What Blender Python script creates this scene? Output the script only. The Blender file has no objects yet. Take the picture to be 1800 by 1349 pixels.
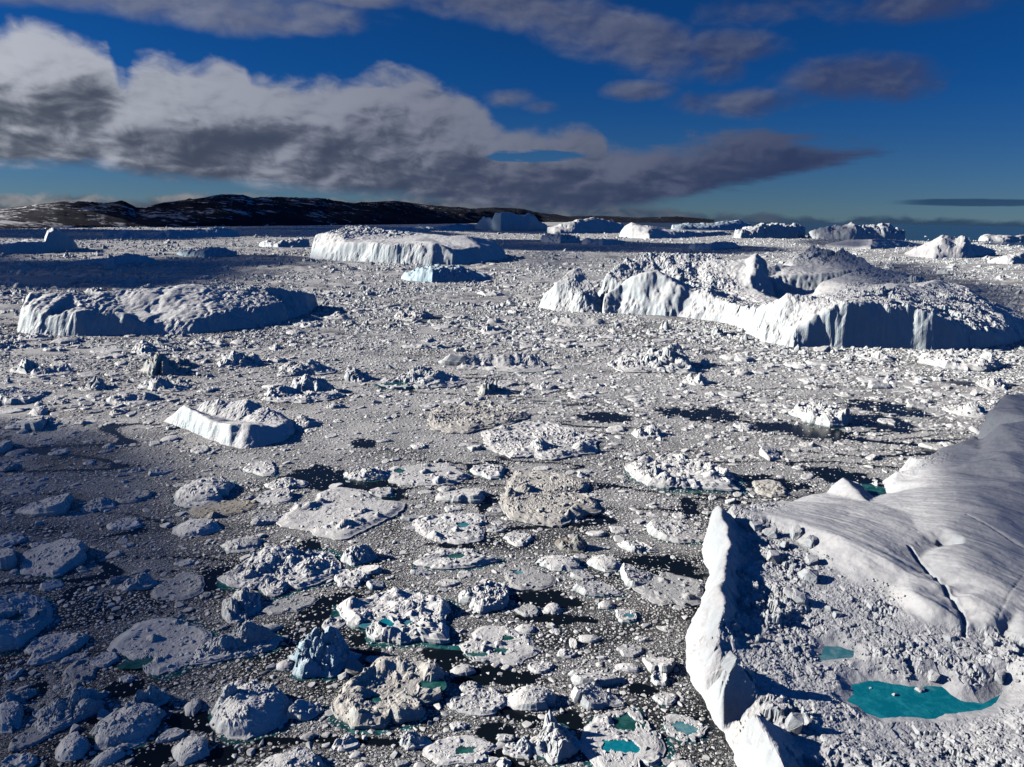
import bpy, bmesh, math, random
import numpy as np
from mathutils import Vector, Matrix, geometry

# ------------------------------------------------------------------ camera
S = bpy.context.scene
COL = S.collection
CAM_H = 100.0                       # metres above the sea
F_PX, CX, CY = 1250.0, 900.0, 674.5  # focal length and centre, in pixels of an 1800 px wide picture
PITCH = math.radians(13.2)
ROLL = math.radians(1.0)
fwd = np.array([0.0, math.cos(PITCH), -math.sin(PITCH)])
r0 = np.array([1.0, 0.0, 0.0])
u0 = np.array([0.0, math.sin(PITCH), math.cos(PITCH)])
rgt = r0 * math.cos(ROLL) + u0 * math.sin(ROLL)
upv = u0 * math.cos(ROLL) - r0 * math.sin(ROLL)
EYE = np.array([0.0, 0.0, CAM_H])
cam_data = bpy.data.cameras.new('camera')
cam = bpy.data.objects.new('camera', cam_data)
COL.objects.link(cam)
m = Matrix.Identity(4)
for i in range(3):
    m[i][0], m[i][1], m[i][2], m[i][3] = rgt[i], upv[i], -fwd[i], EYE[i]
cam.matrix_world = m
cam_data.sensor_fit = 'HORIZONTAL'
cam_data.sensor_width = 36.0
cam_data.lens = 36.0 * F_PX / 1800.0
cam_data.clip_start = 1.0
cam_data.clip_end = 200000.0
S.camera = cam
S.render.resolution_x, S.render.resolution_y = 1024, 767


def ray(px, py):
    return F_PX * fwd + (px - CX) * rgt - (py - CY) * upv


def ground(px, py, z=0.0):
    """World point where the picture point (px, py) meets the level z."""
    d = ray(px, py)
    t = (z - CAM_H) / d[2]
    return EYE + t * d


def project(P):
    q = np.asarray(P, float) - EYE
    c = q @ fwd
    return CX + F_PX * (q @ rgt) / c, CY - F_PX * (q @ upv) / c


def height_at(P, py):
    """Height above P (on the sea) that reaches picture row py."""
    q = np.asarray(P, float) - EYE
    s = CY - py
    return (F_PX * (q @ upv) - s * (q @ fwd)) / (s * fwd[2] - F_PX * upv[2])


def azel(px, py):
    d = ray(px, py)
    d = d / np.linalg.norm(d)
    return math.degrees(math.atan2(d[0], d[1])), math.degrees(math.asin(d[2]))


# ------------------------------------------------------------------ light
SUN_EL = math.radians(23.0)
SUN_AZ = math.radians(-85.0)        # clockwise from the view direction (+Y): the sun stands on the left
SUN_DIR = np.array([math.sin(SUN_AZ) * math.cos(SUN_EL), math.cos(SUN_AZ) * math.cos(SUN_EL), math.sin(SUN_EL)])
sun_data = bpy.data.lights.new('sun', 'SUN')
sun_data.energy = 4.7
sun_data.angle = math.radians(0.53)
sun_data.color = (1.0, 0.94, 0.85)
sun = bpy.data.objects.new('sun', sun_data)
sun.rotation_euler = Vector(SUN_DIR).to_track_quat('Z', 'Y').to_euler()
sun.location = tuple(SUN_DIR * 500)
COL.objects.link(sun)

S.view_settings.view_transform = 'Standard'
S.view_settings.look = 'None'
S.view_settings.gamma = 1.0
S.view_settings.use_curve_mapping = False
S.view_settings.exposure = 0.50
S.cycles.use_denoising = True
S.cycles.max_bounces = 5
S.cycles.diffuse_bounces = 0
S.cycles.glossy_bounces = 2
S.cycles.transparent_max_bounces = 8
S.cycles.caustics_reflective = False
S.cycles.caustics_refractive = False

# ------------------------------------------------------------------ sky
W = bpy.data.worlds.new('World')
S.world = W
W.use_nodes = True
NT = W.node_tree
NT.nodes.clear()


class G:
    """Small helper that writes shader maths."""
    def __init__(self, nt): self.nt = nt

    def node(self, t, **kw):
        n = self.nt.nodes.new(t)
        for k, v in kw.items(): setattr(n, k, v)
        return n

    def put(self, sock, v):
        if hasattr(v, 'is_output') or isinstance(v, bpy.types.NodeSocket): self.nt.links.new(v, sock)
        else: sock.default_value = v

    def m(self, op, a, b=0.0, c=0.0, clamp=False):
        n = self.node('ShaderNodeMath', operation=op); n.use_clamp = clamp
        self.put(n.inputs[0], a)
        self.put(n.inputs[1], b)
        if op in ('MULTIPLY_ADD', 'SMOOTH_MAX', 'SMOOTH_MIN', 'COMPARE'): self.put(n.inputs[2], c)
        return n.outputs[0]

    def add(self, a, b): return self.m('ADD', a, b)
    def sub(self, a, b): return self.m('SUBTRACT', a, b)
    def mul(self, a, b): return self.m('MULTIPLY', a, b)
    def mx(self, a, b): return self.m('MAXIMUM', a, b)
    def mn(self, a, b): return self.m('MINIMUM', a, b)

    def ramp(self, v, a, b, lo=0.0, hi=1.0, smooth=True):
        n = self.node('ShaderNodeMapRange')
        n.interpolation_type = 'SMOOTHSTEP' if smooth else 'LINEAR'
        self.put(n.inputs[0], v)
        for i, x in enumerate((a, b, lo, hi)): self.put(n.inputs[1 + i], x)
        return n.outputs[0]

    def mix(self, f, a, b, blend='MIX'):
        n = self.node('ShaderNodeMix', data_type='RGBA', blend_type=blend)
        self.put(n.inputs[0], f)
        for s, v in ((n.inputs[6], a), (n.inputs[7], b)):
            self.put(s, (*v, 1.0) if isinstance(v, tuple) and len(v) == 3 else v)
        return n.outputs[2]

    def xyz(self, x, y, z):
        n = self.node('ShaderNodeCombineXYZ')
        for i, v in enumerate((x, y, z)): self.put(n.inputs[i], v)
        return n.outputs[0]

    def noise(self, vec, scale, detail=6.0, rough=0.55, dist=0.0, lac=2.0, color=False):
        n = self.node('ShaderNodeTexNoise')
        self.put(n.inputs['Vector'], vec)
        n.inputs['Scale'].default_value = scale
        n.inputs['Detail'].default_value = detail
        n.inputs['Roughness'].default_value = rough
        n.inputs['Distortion'].default_value = dist
        n.inputs['Lacunarity'].default_value = lac
        return n.outputs['Color' if color else 'Fac']

    def voro(self, vec, scale, feature='F1', rnd=1.0, out='Distance'):
        n = self.node('ShaderNodeTexVoronoi', feature=feature)
        self.put(n.inputs['Vector'], vec)
        n.inputs['Scale'].default_value = scale
        n.inputs['Randomness'].default_value = rnd
        return n.outputs[out]

    def curve(self, v, pts):
        n = self.node('ShaderNodeFloatCurve')
        c = n.mapping.curves[0]
        while len(c.points) > 2: c.points.remove(c.points[1])
        c.points[0].location = pts[0]
        c.points[-1].location = pts[-1]
        for p in pts[1:-1]: c.points.new(*p)
        for p in c.points: p.handle_type = 'AUTO'
        n.mapping.use_clip = False
        n.mapping.update()
        self.put(n.inputs['Value'], v)
        return n.outputs[0]


def build_sky():
    g = G(NT)
    sky = g.node('ShaderNodeTexSky', sky_type='NISHITA')
    sky.sun_disc = False
    sky.sun_elevation = SUN_EL
    sky.sun_rotation = SUN_AZ
    sky.altitude = 2500.0
    sky.air_density = 1.0
    sky.dust_density = 0.15
    sky.ozone_density = 6.0
    tc = g.node('ShaderNodeTexCoord')
    d = tc.outputs['Generated']
    sp = g.node('ShaderNodeSeparateXYZ'); g.put(sp.inputs[0], d)
    x, y, z = sp.outputs
    az = g.mul(g.m('ARCTAN2', x, y), 180 / math.pi)
    el = g.mul(g.m('ARCSINE', z), 180 / math.pi)
    # a deeper, clearer blue than the model gives: the polar air is dry
    skc = g.node('ShaderNodeGamma'); g.put(skc.inputs[0], sky.outputs[0]); skc.inputs[1].default_value = 1.0
    tint = g.mix(g.ramp(el, 0.0, 11.0), SKY_LOW, SKY_TINT)
    skyc = g.mix(1.0, skc.outputs[0], tint, 'MULTIPLY')

    # puffed-up coordinates for the cloud outlines
    pv = g.xyz(g.mul(az, 0.55), el, 0.0)
    n1 = g.noise(pv, 0.24, 5.0, 0.46, 0.35)
    n2 = g.noise(pv, 0.80, 8.0, 0.54, 0.4)
    wob = g.add(g.mul(g.sub(n1, 0.5), 1.0), g.mul(g.sub(n2, 0.5), 0.55))
    # streaks for the flat layers low down
    sv = g.xyz(g.mul(az, 0.16), el, 3.0)
    n3 = g.noise(sv, 1.1, 6.0, 0.6, 0.2)

    def edge(pts):
        out = []
        for px, py in pts:
            a, e = azel(px, py)
            out.append((min(max((a + 60) / 120, 0), 1), e / 30.0))
        out.sort()
        out = [(0.0, out[0][1])] + out + [(1.0, out[-1][1])]
        return out
    an = g.m('DIVIDE', g.add(az, 60.0), 120.0, clamp=True)
    TOP = [(-40, 55), (0, 48), (45, 34), (90, 40), (150, 58), (195, 84), (215, 122), (232, 104), (290, 95), (350, 108), (378, 100), (425, 108), (445, 142), (515, 132), (600, 130), (690, 126), (760, 140), (825, 162), (850, 188), (885, 222), (960, 226), (1015, 210), (1055, 214), (1075, 244), (1180, 246), (1280, 231), (1340, 230), (1430, 240), (1500, 246), (1545, 262), (1600, 285), (1680, 330), (1800, 380)]
    BOT = [(-40, 292), (0, 292), (100, 292), (200, 298), (280, 316), (340, 324), (500, 332), (700, 350), (850, 366), (1000, 376), (1100, 372), (1200, 352), (1290, 337), (1400, 314), (1500, 288), (1560, 268), (1650, 240), (1800, 200)]
    top = g.mul(g.curve(an, edge(TOP)), 30.0)
    bot = g.mul(g.curve(an, edge(BOT)), 30.0)
    inside = g.mn(g.sub(top, el), g.mul(g.sub(el, bot), 1.6))
    low = g.ramp(el, 2.0, 6.0, 0.0, 1.0)
    dens = g.add(inside, g.add(g.mul(wob, g.ramp(el, 1.0, 9.0, 1.0, 4.4)), g.mul(g.mul(g.sub(n3, 0.5), 2.2), g.mx(g.sub(1.0, low), g.ramp(az, 4.0, 20.0, 0.0, 1.7)))))
    frac = g.m('DIVIDE', g.sub(el, bot), g.mx(g.sub(top, bot), 0.3), clamp=True)
    # the hole in the middle of the bank
    def blob(px, py, rx, ry, k=1.0, tilt=0.0):
        a, e = azel(px, py)
        rx = math.degrees(rx / F_PX); ry = math.degrees(ry / F_PX)
        du = g.sub(az, a); dv = g.sub(el, e)
        if tilt: dv = g.add(dv, g.mul(du, tilt))
        u = g.m('DIVIDE', du, rx); v = g.m('DIVIDE', dv, ry)
        r2 = g.add(g.mul(u, u), g.mul(v, v))
        return g.mul(g.sub(1.0, r2), k), v
    hole, _ = blob(925, 274, 120, 15, 1, 0.02)
    dens = g.sub(dens, g.mul(g.mx(g.add(hole, g.mul(g.sub(n3, 0.5), 4.0)), 0.0), 2.4))
    a_bank = g.ramp(dens, -0.25, 1.15)

    blobs = [(250, -5, 330, 34, 1, 0), (425, 36, 95, 26, 1, 0), (522, 46, 60, 14, .8, 0), (620, -4, 90, 14, .8, 0), (890, 8, 190, 36, 1, 0.1),
             (1060, 58, 180, 48, 1, 0.28), (1350, 14, 100, 28, .8, 0), (1295, 84, 80, 30, .75, 0), (1272, 122, 45, 26, .7, 0),
             (1120, 160, 60, 17, .75, 0), (1312, 180, 115, 22, .75, 0), (1515, 138, 130, 34, .8, 0), (1610, 6, 130, 24, .6, 0), (960, 188, 40, 10, .5, 0), (900, 172, 45, 14, .45, 0)]
    bd = None; bw = None; bs = None
    for b in blobs:
        w, v = blob(*b)
        w = g.mx(w, -1.5)
        bd = w if bd is None else g.mx(bd, w)
    a_blob = g.mul(g.ramp(g.add(bd, g.mul(wob, 2.3)), -0.3, 1.0), 0.85)

    # low distant cumulus over the hills, and haze lying on the sea
    LT = [(-40, 338), (0, 338), (60, 342), (130, 336), (200, 345), (300, 340), (400, 338), (520, 345), (640, 348), (850, 340), (1000, 348), (1250, 372), (1400, 376), (1800, 384)]
    lt = g.mul(g.curve(an, edge(LT)), 30.0)
    ld = g.add(g.sub(lt, el), g.mul(g.sub(n2, 0.5), 1.7))
    a_low = g.mul(g.ramp(ld, -0.05, 0.5), 0.85)
    lens, _ = blob(1740, 357, 165, 6)
    a_lens = g.mul(g.ramp(g.add(lens, g.mul(g.sub(n3, 0.5), 2.0)), 0.0, 0.6), g.ramp(az, 26.0, 29.5, 0.0, 0.75))

    # light on the clouds: lit tops and sun side, grey bases
    pv2 = g.xyz(g.sub(g.mul(az, 0.55), 0.55), g.add(el, 0.75), 0.0)
    n1b = g.noise(pv2, 0.24, 4.0, 0.46, 0.35)
    n2b = g.noise(g.xyz(g.sub(g.mul(az, 0.55), 0.2), g.add(el, 0.3), 0.0), 0.80, 5.0, 0.48, 0.4)
    relief = g.add(g.mul(g.sub(n1, n1b), 3.0), g.mul(g.sub(n2, n2b), 1.5))
    east = g.ramp(az, -38.0, 26.0, 1.0, 0.0, smooth=False)      # sun side to far side
    lit = g.add(g.add(g.mul(g.ramp(frac, 0.30, 0.95), 0.95), relief), g.mul(g.sub(n3, 0.5), g.sub(1.0, low)))
    lit = g.ramp(lit, -0.75, 1.05)
    lit = g.mul(lit, g.ramp(lit, 0.05, 0.85, 0.22, 1.0))
    lit_e = g.mul(lit, g.add(0.30, g.mul(east, 0.70)))
    dark = g.mix(east, (0.28, 0.48, 1.25), (0.72, 0.90, 1.30))
    bright = g.mix(east, (0.9, 1.15, 2.2), (5.6, 5.9, 6.7))
    bank_col = g.mix(lit_e, dark, bright)
    blob_col = g.mix(g.add(g.mul(east, 0.75), g.mul(relief, 0.35)), (0.45, 0.62, 1.45), (2.8, 3.1, 4.0))
    low_col = g.mix(g.mul(g.ramp(n2, 0.38, 0.66), east), g.mix(east, (0.20, 0.52, 1.20), (0.9, 1.1, 1.5)), (3.6, 3.5, 3.6))
    c = g.mix(a_low, skyc, low_col)
    c = g.mix(a_lens, c, (0.10, 0.42, 1.15))
    c = g.mix(g.m('MULTIPLY', a_blob, 1.0, clamp=True), c, blob_col)
    c = g.mix(a_bank, c, bank_col)
    bg = g.node('ShaderNodeBackground')
    g.put(bg.inputs[0], c)
    bg.inputs[1].default_value = 0.062
    out = g.node('ShaderNodeOutputWorld')
    NT.links.new(bg.outputs[0], out.inputs[0])


SKY_TINT = (0.055, 0.315, 0.58)
SKY_LOW = (0.25, 0.345, 0.44)
build_sky()
W.cycles.sampling_method = 'MANUAL'
W.cycles.sample_map_resolution = 512

# ------------------------------------------------------------------ noise
def _hash(ix, iy, seed):
    h = (ix.astype(np.int64) * 374761393 + iy.astype(np.int64) * 668265263 + seed * 1274126177) & 0xFFFFFFFF
    h = ((h ^ (h >> 13)) * 1103515245) & 0xFFFFFFFF
    h = (h ^ (h >> 16)) & 0xFFFFFFFF
    return h


def perlin(x, y, seed=0):
    ix, iy = np.floor(x), np.floor(y)
    fx, fy = x - ix, y - iy
    ux, uy = fx * fx * fx * (fx * (fx * 6 - 15) + 10), fy * fy * fy * (fy * (fy * 6 - 15) + 10)
    def gr(ax, ay, dx, dy):
        a = _hash(ax, ay, seed).astype(np.float64) * (2 * math.pi / 4294967296.0)
        return np.cos(a) * dx + np.sin(a) * dy
    a = gr(ix, iy, fx, fy); b = gr(ix + 1, iy, fx - 1, fy)
    c = gr(ix, iy + 1, fx, fy - 1); d = gr(ix + 1, iy + 1, fx - 1, fy - 1)
    return ((a + (b - a) * ux) + ((c + (d - c) * ux) - (a + (b - a) * ux)) * uy) * 1.4


def fbm(x, y, seed=0, octv=4, gain=0.5):
    s = 0; a = 1.0; t = 0
    for o in range(octv):
        s = s + a * perlin(x * 2 ** o + 17.3 * o, y * 2 ** o - 9.1 * o, seed + o * 13)
        t += a; a *= gain
    return s / t


def ridged(x, y, seed=0, octv=4, gain=0.55):
    s = 0; a = 1.0; t = 0
    for o in range(octv):
        s = s + a * (1 - 2 * np.abs(perlin(x * 2 ** o + 5.7 * o, y * 2 ** o + 3.3 * o, seed + o * 29)))
        t += a; a *= gain
    return s / t


def blocks(x, y, seed=0):
    """Tilted blocks: every cell of a broken-up plane has its own height and tilt. Returns about -0.5 .. 1."""
    ix, iy = np.floor(x), np.floor(y)
    best = np.full(np.shape(x), 9.0); val = np.zeros(np.shape(x))
    for dx in (-1, 0, 1):
        for dy in (-1, 0, 1):
            cx, cy = ix + dx, iy + dy
            h1 = _hash(cx, cy, seed); h2 = _hash(cx, cy, seed + 71); h3 = _hash(cx, cy, seed + 173)
            jx = cx + 0.1 + 0.8 * (h1 & 1023) / 1023.0; jy = cy + 0.1 + 0.8 * (h2 & 1023) / 1023.0
            ex, ey = x - jx, y - jy
            d = ex * ex + ey * ey
            hh = ((h3 & 1023) / 1023.0) ** 2.0
            tx = ((h1 >> 12) & 1023) / 511.5 - 1; ty = ((h2 >> 12) & 1023) / 511.5 - 1
            v = hh * 1.2 + 0.55 * (tx * ex + ty * ey) - 0.55 * d
            w = d < best
            val = np.where(w, v, val); best = np.where(w, d, best)
    return val


def sstep(a, b, x):
    t = np.clip((x - a) / (b - a), 0, 1)
    return t * t * (3 - 2 * t)


# ------------------------------------------------------------------ materials
def ice_material(name, base, shade, dirt=None, dirt_amt=0.0, blue=0.35, bump=0.35, grain=1.0, big=0.06, rand=0.10):
    mt = bpy.data.materials.new(name); mt.use_nodes = True
    nt = mt.node_tree; g = G(nt)
    p = nt.nodes['Principled BSDF']
    tc = g.node('ShaderNodeTexCoord'); geo = g.node('ShaderNodeNewGeometry'); oi = g.node('ShaderNodeObjectInfo')
    pos = geo.outputs['Position']
    n_big = g.noise(pos, big, 4.0, 0.55)
    n_mid = g.noise(pos, 0.55 * grain, 5.0, 0.6)
    n_fine = g.noise(pos, 3.2 * grain, 4.0, 0.65)
    c = g.mix(g.ramp(g.add(g.mul(n_big, 0.6), g.mul(n_mid, 0.4)), 0.38, 0.62), shade, base)
    # steep faces are bare blue-white glacier ice, level ones old snow
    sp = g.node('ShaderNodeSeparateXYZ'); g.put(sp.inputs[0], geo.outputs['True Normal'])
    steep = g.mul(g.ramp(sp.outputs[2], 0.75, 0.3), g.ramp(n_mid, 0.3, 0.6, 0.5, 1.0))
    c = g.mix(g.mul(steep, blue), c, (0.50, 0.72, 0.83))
    if dirt:
        dm = g.ramp(g.add(g.mul(n_mid, 0.55), g.mul(n_big, 0.45)), 0.60 - 0.22 * dirt_amt, 0.70 - 0.12 * dirt_amt)
        c = g.mix(g.mul(dm, min(1.0, 0.35 + dirt_amt * 0.6)), c, dirt)
    v = g.add(1.0 - rand, g.mul(oi.outputs['Random'], rand))
    v = g.mul(v, g.ramp(n_fine, 0.25, 0.75, 0.90, 1.05, smooth=False))
    c = g.mix(1.0, c, g.xyz(v, v, v), 'MULTIPLY')
    g.put(p.inputs['Base Color'], c)
    p.inputs['Roughness'].default_value = 0.62
    p.inputs['Specular IOR Level'].default_value = 0.30
    b = g.node('ShaderNodeBump'); b.inputs['Strength'].default_value = bump; b.inputs['Distance'].default_value = 0.35 / grain
    g.put(b.inputs['Height'], g.add(g.mul(n_fine, 0.5), n_mid))
    nt.links.new(b.outputs[0], p.inputs['Normal'])
    return mt


def pond_material(name, deep, shallow):
    mt = bpy.data.materials.new(name); mt.use_nodes = True
    g = G(mt.node_tree); p = mt.node_tree.nodes['Principled BSDF']
    geo = g.node('ShaderNodeNewGeometry')
    n = g.noise(geo.outputs['Position'], 0.35, 4.0, 0.6, 0.6)
    n2 = g.noise(geo.outputs['Position'], 1.7, 3.0, 0.6)
    g.put(p.inputs['Base Color'], g.mix(g.ramp(g.add(g.mul(n, 0.7), g.mul(n2, 0.3)), 0.42, 0.66), deep, shallow))
    p.inputs['Roughness'].default_value = 0.12
    p.inputs['Specular IOR Level'].default_value = 0.35
    b = g.node('ShaderNodeBump'); b.inputs['Strength'].default_value = 0.05
    g.put(b.inputs['Height'], n2); mt.node_tree.links.new(b.outputs[0], p.inputs['Normal'])
    return mt


M = {}
M['ice'] = ice_material('ice_white', (0.85, 0.845, 0.83), (0.70, 0.70, 0.695))
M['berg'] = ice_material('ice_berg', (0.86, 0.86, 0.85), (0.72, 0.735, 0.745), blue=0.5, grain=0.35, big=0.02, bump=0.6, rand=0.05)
M['berg_blue_shade'] = ice_material('ice_berg_blue_shade', (0.70, 0.79, 0.85), (0.50, 0.66, 0.76), blue=0.9, grain=0.3, big=0.02, bump=0.5, rand=0.05)  # blue ice; for the far bergs, cloud shade put into the colour
M['snow'] = ice_material('ice_snow', (0.74, 0.745, 0.75), (0.56, 0.575, 0.60), dirt=(0.42, 0.43, 0.45), dirt_amt=0.25, blue=0.25, grain=1.2, bump=0.55, rand=0.0)
M['grey'] = ice_material('ice_grey', (0.66, 0.66, 0.655), (0.46, 0.47, 0.48), dirt=(0.30, 0.28, 0.25), dirt_amt=0.3, bump=0.7, grain=1.6)
M['dirty'] = ice_material('ice_dirty', (0.74, 0.72, 0.68), (0.56, 0.53, 0.47), dirt=(0.26, 0.22, 0.165), dirt_amt=0.40, bump=0.7)
M['beige'] = ice_material('ice_beige', (0.72, 0.70, 0.655), (0.56, 0.54, 0.50), dirt=(0.28, 0.25, 0.20), dirt_amt=0.32, bump=0.7, grain=1.6)
M['brown'] = ice_material('ice_brown', (0.56, 0.53, 0.47), (0.36, 0.33, 0.28), dirt=(0.17, 0.145, 0.11), dirt_amt=0.5, bump=0.8)
M['brash'] = ice_material('ice_brash', (0.88, 0.875, 0.86), (0.74, 0.735, 0.72), dirt=(0.42, 0.39, 0.35), dirt_amt=0.18, blue=0.25, grain=1.5, big=0.02, bump=0.25, rand=0.24)
M['pond'] = pond_material('pond_turquoise', (0.004, 0.22, 0.30), (0.025, 0.36, 0.43))
M['pond_pale'] = pond_material('pond_pale', (0.05, 0.24, 0.30), (0.22, 0.40, 0.43))
M['pond_green'] = pond_material('pond_green', (0.012, 0.085, 0.080), (0.06, 0.20, 0.185))
M['foot'] = pond_material('ice_foot_under_water', (0.008, 0.060, 0.070), (0.05, 0.22, 0.23))


def water_material():
    mt = bpy.data.materials.new('sea_water'); mt.use_nodes = True
    g = G(mt.node_tree); p = mt.node_tree.nodes['Principled BSDF']
    geo = g.node('ShaderNodeNewGeometry')
    p.inputs['Base Color'].default_value = (0.002, 0.004, 0.008, 1)
    p.inputs['Roughness'].default_value = 0.16
    p.inputs['Specular IOR Level'].default_value = 0.12
    b = g.node('ShaderNodeBump'); b.inputs['Strength'].default_value = 0.25; b.inputs['Distance'].default_value = 0.2
    g.put(b.inputs['Height'], g.noise(geo.outputs['Position'], 1.2, 4.0, 0.6)); mt.node_tree.links.new(b.outputs[0], p.inputs['Normal'])
    return mt


M['water'] = water_material()


# ------------------------------------------------------------------ objects
def mesh_from(name, V, Fq, mat, smooth=True, flat=None):
    """V (n,3) array, Fq (k,3 or 4) array of indices."""
    me = bpy.data.meshes.new(name)
    V = np.ascontiguousarray(V, np.float32); Fq = np.ascontiguousarray(Fq, np.int32)
    k, c = Fq.shape
    me.vertices.add(len(V)); me.vertices.foreach_set('co', V.ravel())
    me.loops.add(k * c); me.loops.foreach_set('vertex_index', Fq.ravel())
    me.polygons.add(k); me.polygons.foreach_set('loop_start', np.arange(0, k * c, c, dtype=np.int32))
    me.polygons.foreach_set('loop_total', np.full(k, c, np.int32))
    me.polygons.foreach_set('use_smooth', ~flat if flat is not None else np.full(k, smooth, bool))
    me.update(calc_edges=True)
    if mat is not None: me.materials.append(mat)
    return me


def link(name, me, parent=None, **props):
    o = bpy.data.objects.new(name, me)
    COL.objects.link(o)
    if parent is not None: o.parent = parent
    for k, v in props.items():
        if v is not None: o[k] = v
    return o


def Z(px, py, z, r=0.3):
    P = ground(px, py, z)
    return (P[0], P[1], z, r)


def C(px, pyb, pyt, r=0.3, back=0.0):
    """A point on a crest: its foot is seen (or would be) at row pyb, it reaches row pyt."""
    P = ground(px, pyb)
    d = math.hypot(P[0], P[1])
    P = np.array([P[0] * (1 + back / d), P[1] * (1 + back / d), 0.0])
    px2 = project(P)[0]
    return (P[0], P[1], height_at(P, pyt), r)


def DY(px, py, Y, r=0.3):
    """The point seen at (px, py) that lies Y metres out."""
    d = ray(px, py); P = EYE + d * (Y / d[1])
    return (P[0], P[1], P[2], r)


def P3(px, Y, z, r=0.3):
    """The point in picture column px, Y metres out and z high."""
    dc = Y * math.cos(PITCH) + (CAM_H - z) * math.sin(PITCH)
    return ((px - CX) / F_PX * dc, Y, z, r)


def path(pts, n=2):
    """Points with n-1 more between each two."""
    out = []
    for a, b in zip(pts[:-1], pts[1:]):
        for i in range(n):
            t = i / n
            out.append(tuple(x + (y - x) * t for x, y in zip(a, b)))
    out.append(tuple(pts[-1]))
    return out


def poly_sd(x, y, poly):
    """Signed distance to a closed polygon, positive inside."""
    P = np.asarray(poly, float)[:, :2]
    d = np.full(x.shape, 1e12); ins = np.zeros(x.shape, bool)
    for a, b in zip(P, np.roll(P, -1, 0)):
        e = b - a; L = e @ e + 1e-12
        t = np.clip(((x - a[0]) * e[0] + (y - a[1]) * e[1]) / L, 0, 1)
        dx, dy = x - a[0] - t * e[0], y - a[1] - t * e[1]
        d = np.minimum(d, dx * dx + dy * dy)
        c = ((a[1] > y) != (b[1] > y)) & (x < (b[0] - a[0]) * (y - a[1]) / (b[1] - a[1] + 1e-12) + a[0])
        ins ^= c
    return np.where(ins, 1, -1) * np.sqrt(d)


def blur(a, n):
    for _ in range(n):
        p = np.pad(a, 1, mode='edge')
        a = (p[1:-1, 1:-1] * 4 + p[:-2, 1:-1] * 2 + p[2:, 1:-1] * 2 + p[1:-1, :-2] * 2 + p[1:-1, 2:] * 2 + p[:-2, :-2] + p[:-2, 2:] + p[2:, :-2] + p[2:, 2:]) / 16
    return a


def bilinear(a, fx, fy):
    h, w = a.shape
    fx = np.clip(fx, 0, w - 1.001); fy = np.clip(fy, 0, h - 1.001)
    ix, iy = fx.astype(int), fy.astype(int); tx, ty = fx - ix, fy - iy
    return (a[iy, ix] * (1 - tx) + a[iy, ix + 1] * tx) * (1 - ty) + (a[iy + 1, ix] * (1 - tx) + a[iy + 1, ix + 1] * tx) * ty


FOOT = []       # footprints (world polygons) that keep the brash away
FIELDS = {}     # height fields by key, to rest things on


def pond_sheet(poly, level, mat, parent, name='melt_pond', grow=0.6):
    P = np.asarray(poly, float)[:, :2]; c = P.mean(0)
    d = P - c; L = np.linalg.norm(d, axis=1, keepdims=True)
    Q = c + d * (1 + grow / L)
    V = np.c_[Q, np.full(len(Q), level)]
    if sum(p[0] * q[1] - q[0] * p[1] for p, q in zip(Q, np.roll(Q, -1, 0))) < 0: V = V[::-1]
    o = link(name, mesh_from(name, V, np.arange(len(Q))[None, :], mat), parent)
    return o


def carve(Zg, X, Y, sd, level, depth=0.9, bank=1.6, reach=9.0):
    """Hollow out a pond inside sd>0 and keep its shore above the level."""
    low = level - 0.01 - np.minimum(np.maximum(sd, 0) * 0.3, depth)
    Zg = np.where(sd > 0, low, Zg)
    out = np.maximum(-sd, 0)
    Zg = np.where(sd <= 0, np.where(out < reach, np.minimum(Zg, level + 0.01 + (0.16 * out + 0.05 * out ** 2) * (9.0 / reach) ** 1.3 + 0.22 * np.maximum(Zg - level, 0) * np.minimum(out / 2.5, 1)), Zg), Zg)
    near = (sd <= 0) & (sd > -bank)
    return np.where(near, np.maximum(Zg, level + 0.01 + out * 0.10), Zg)


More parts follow.
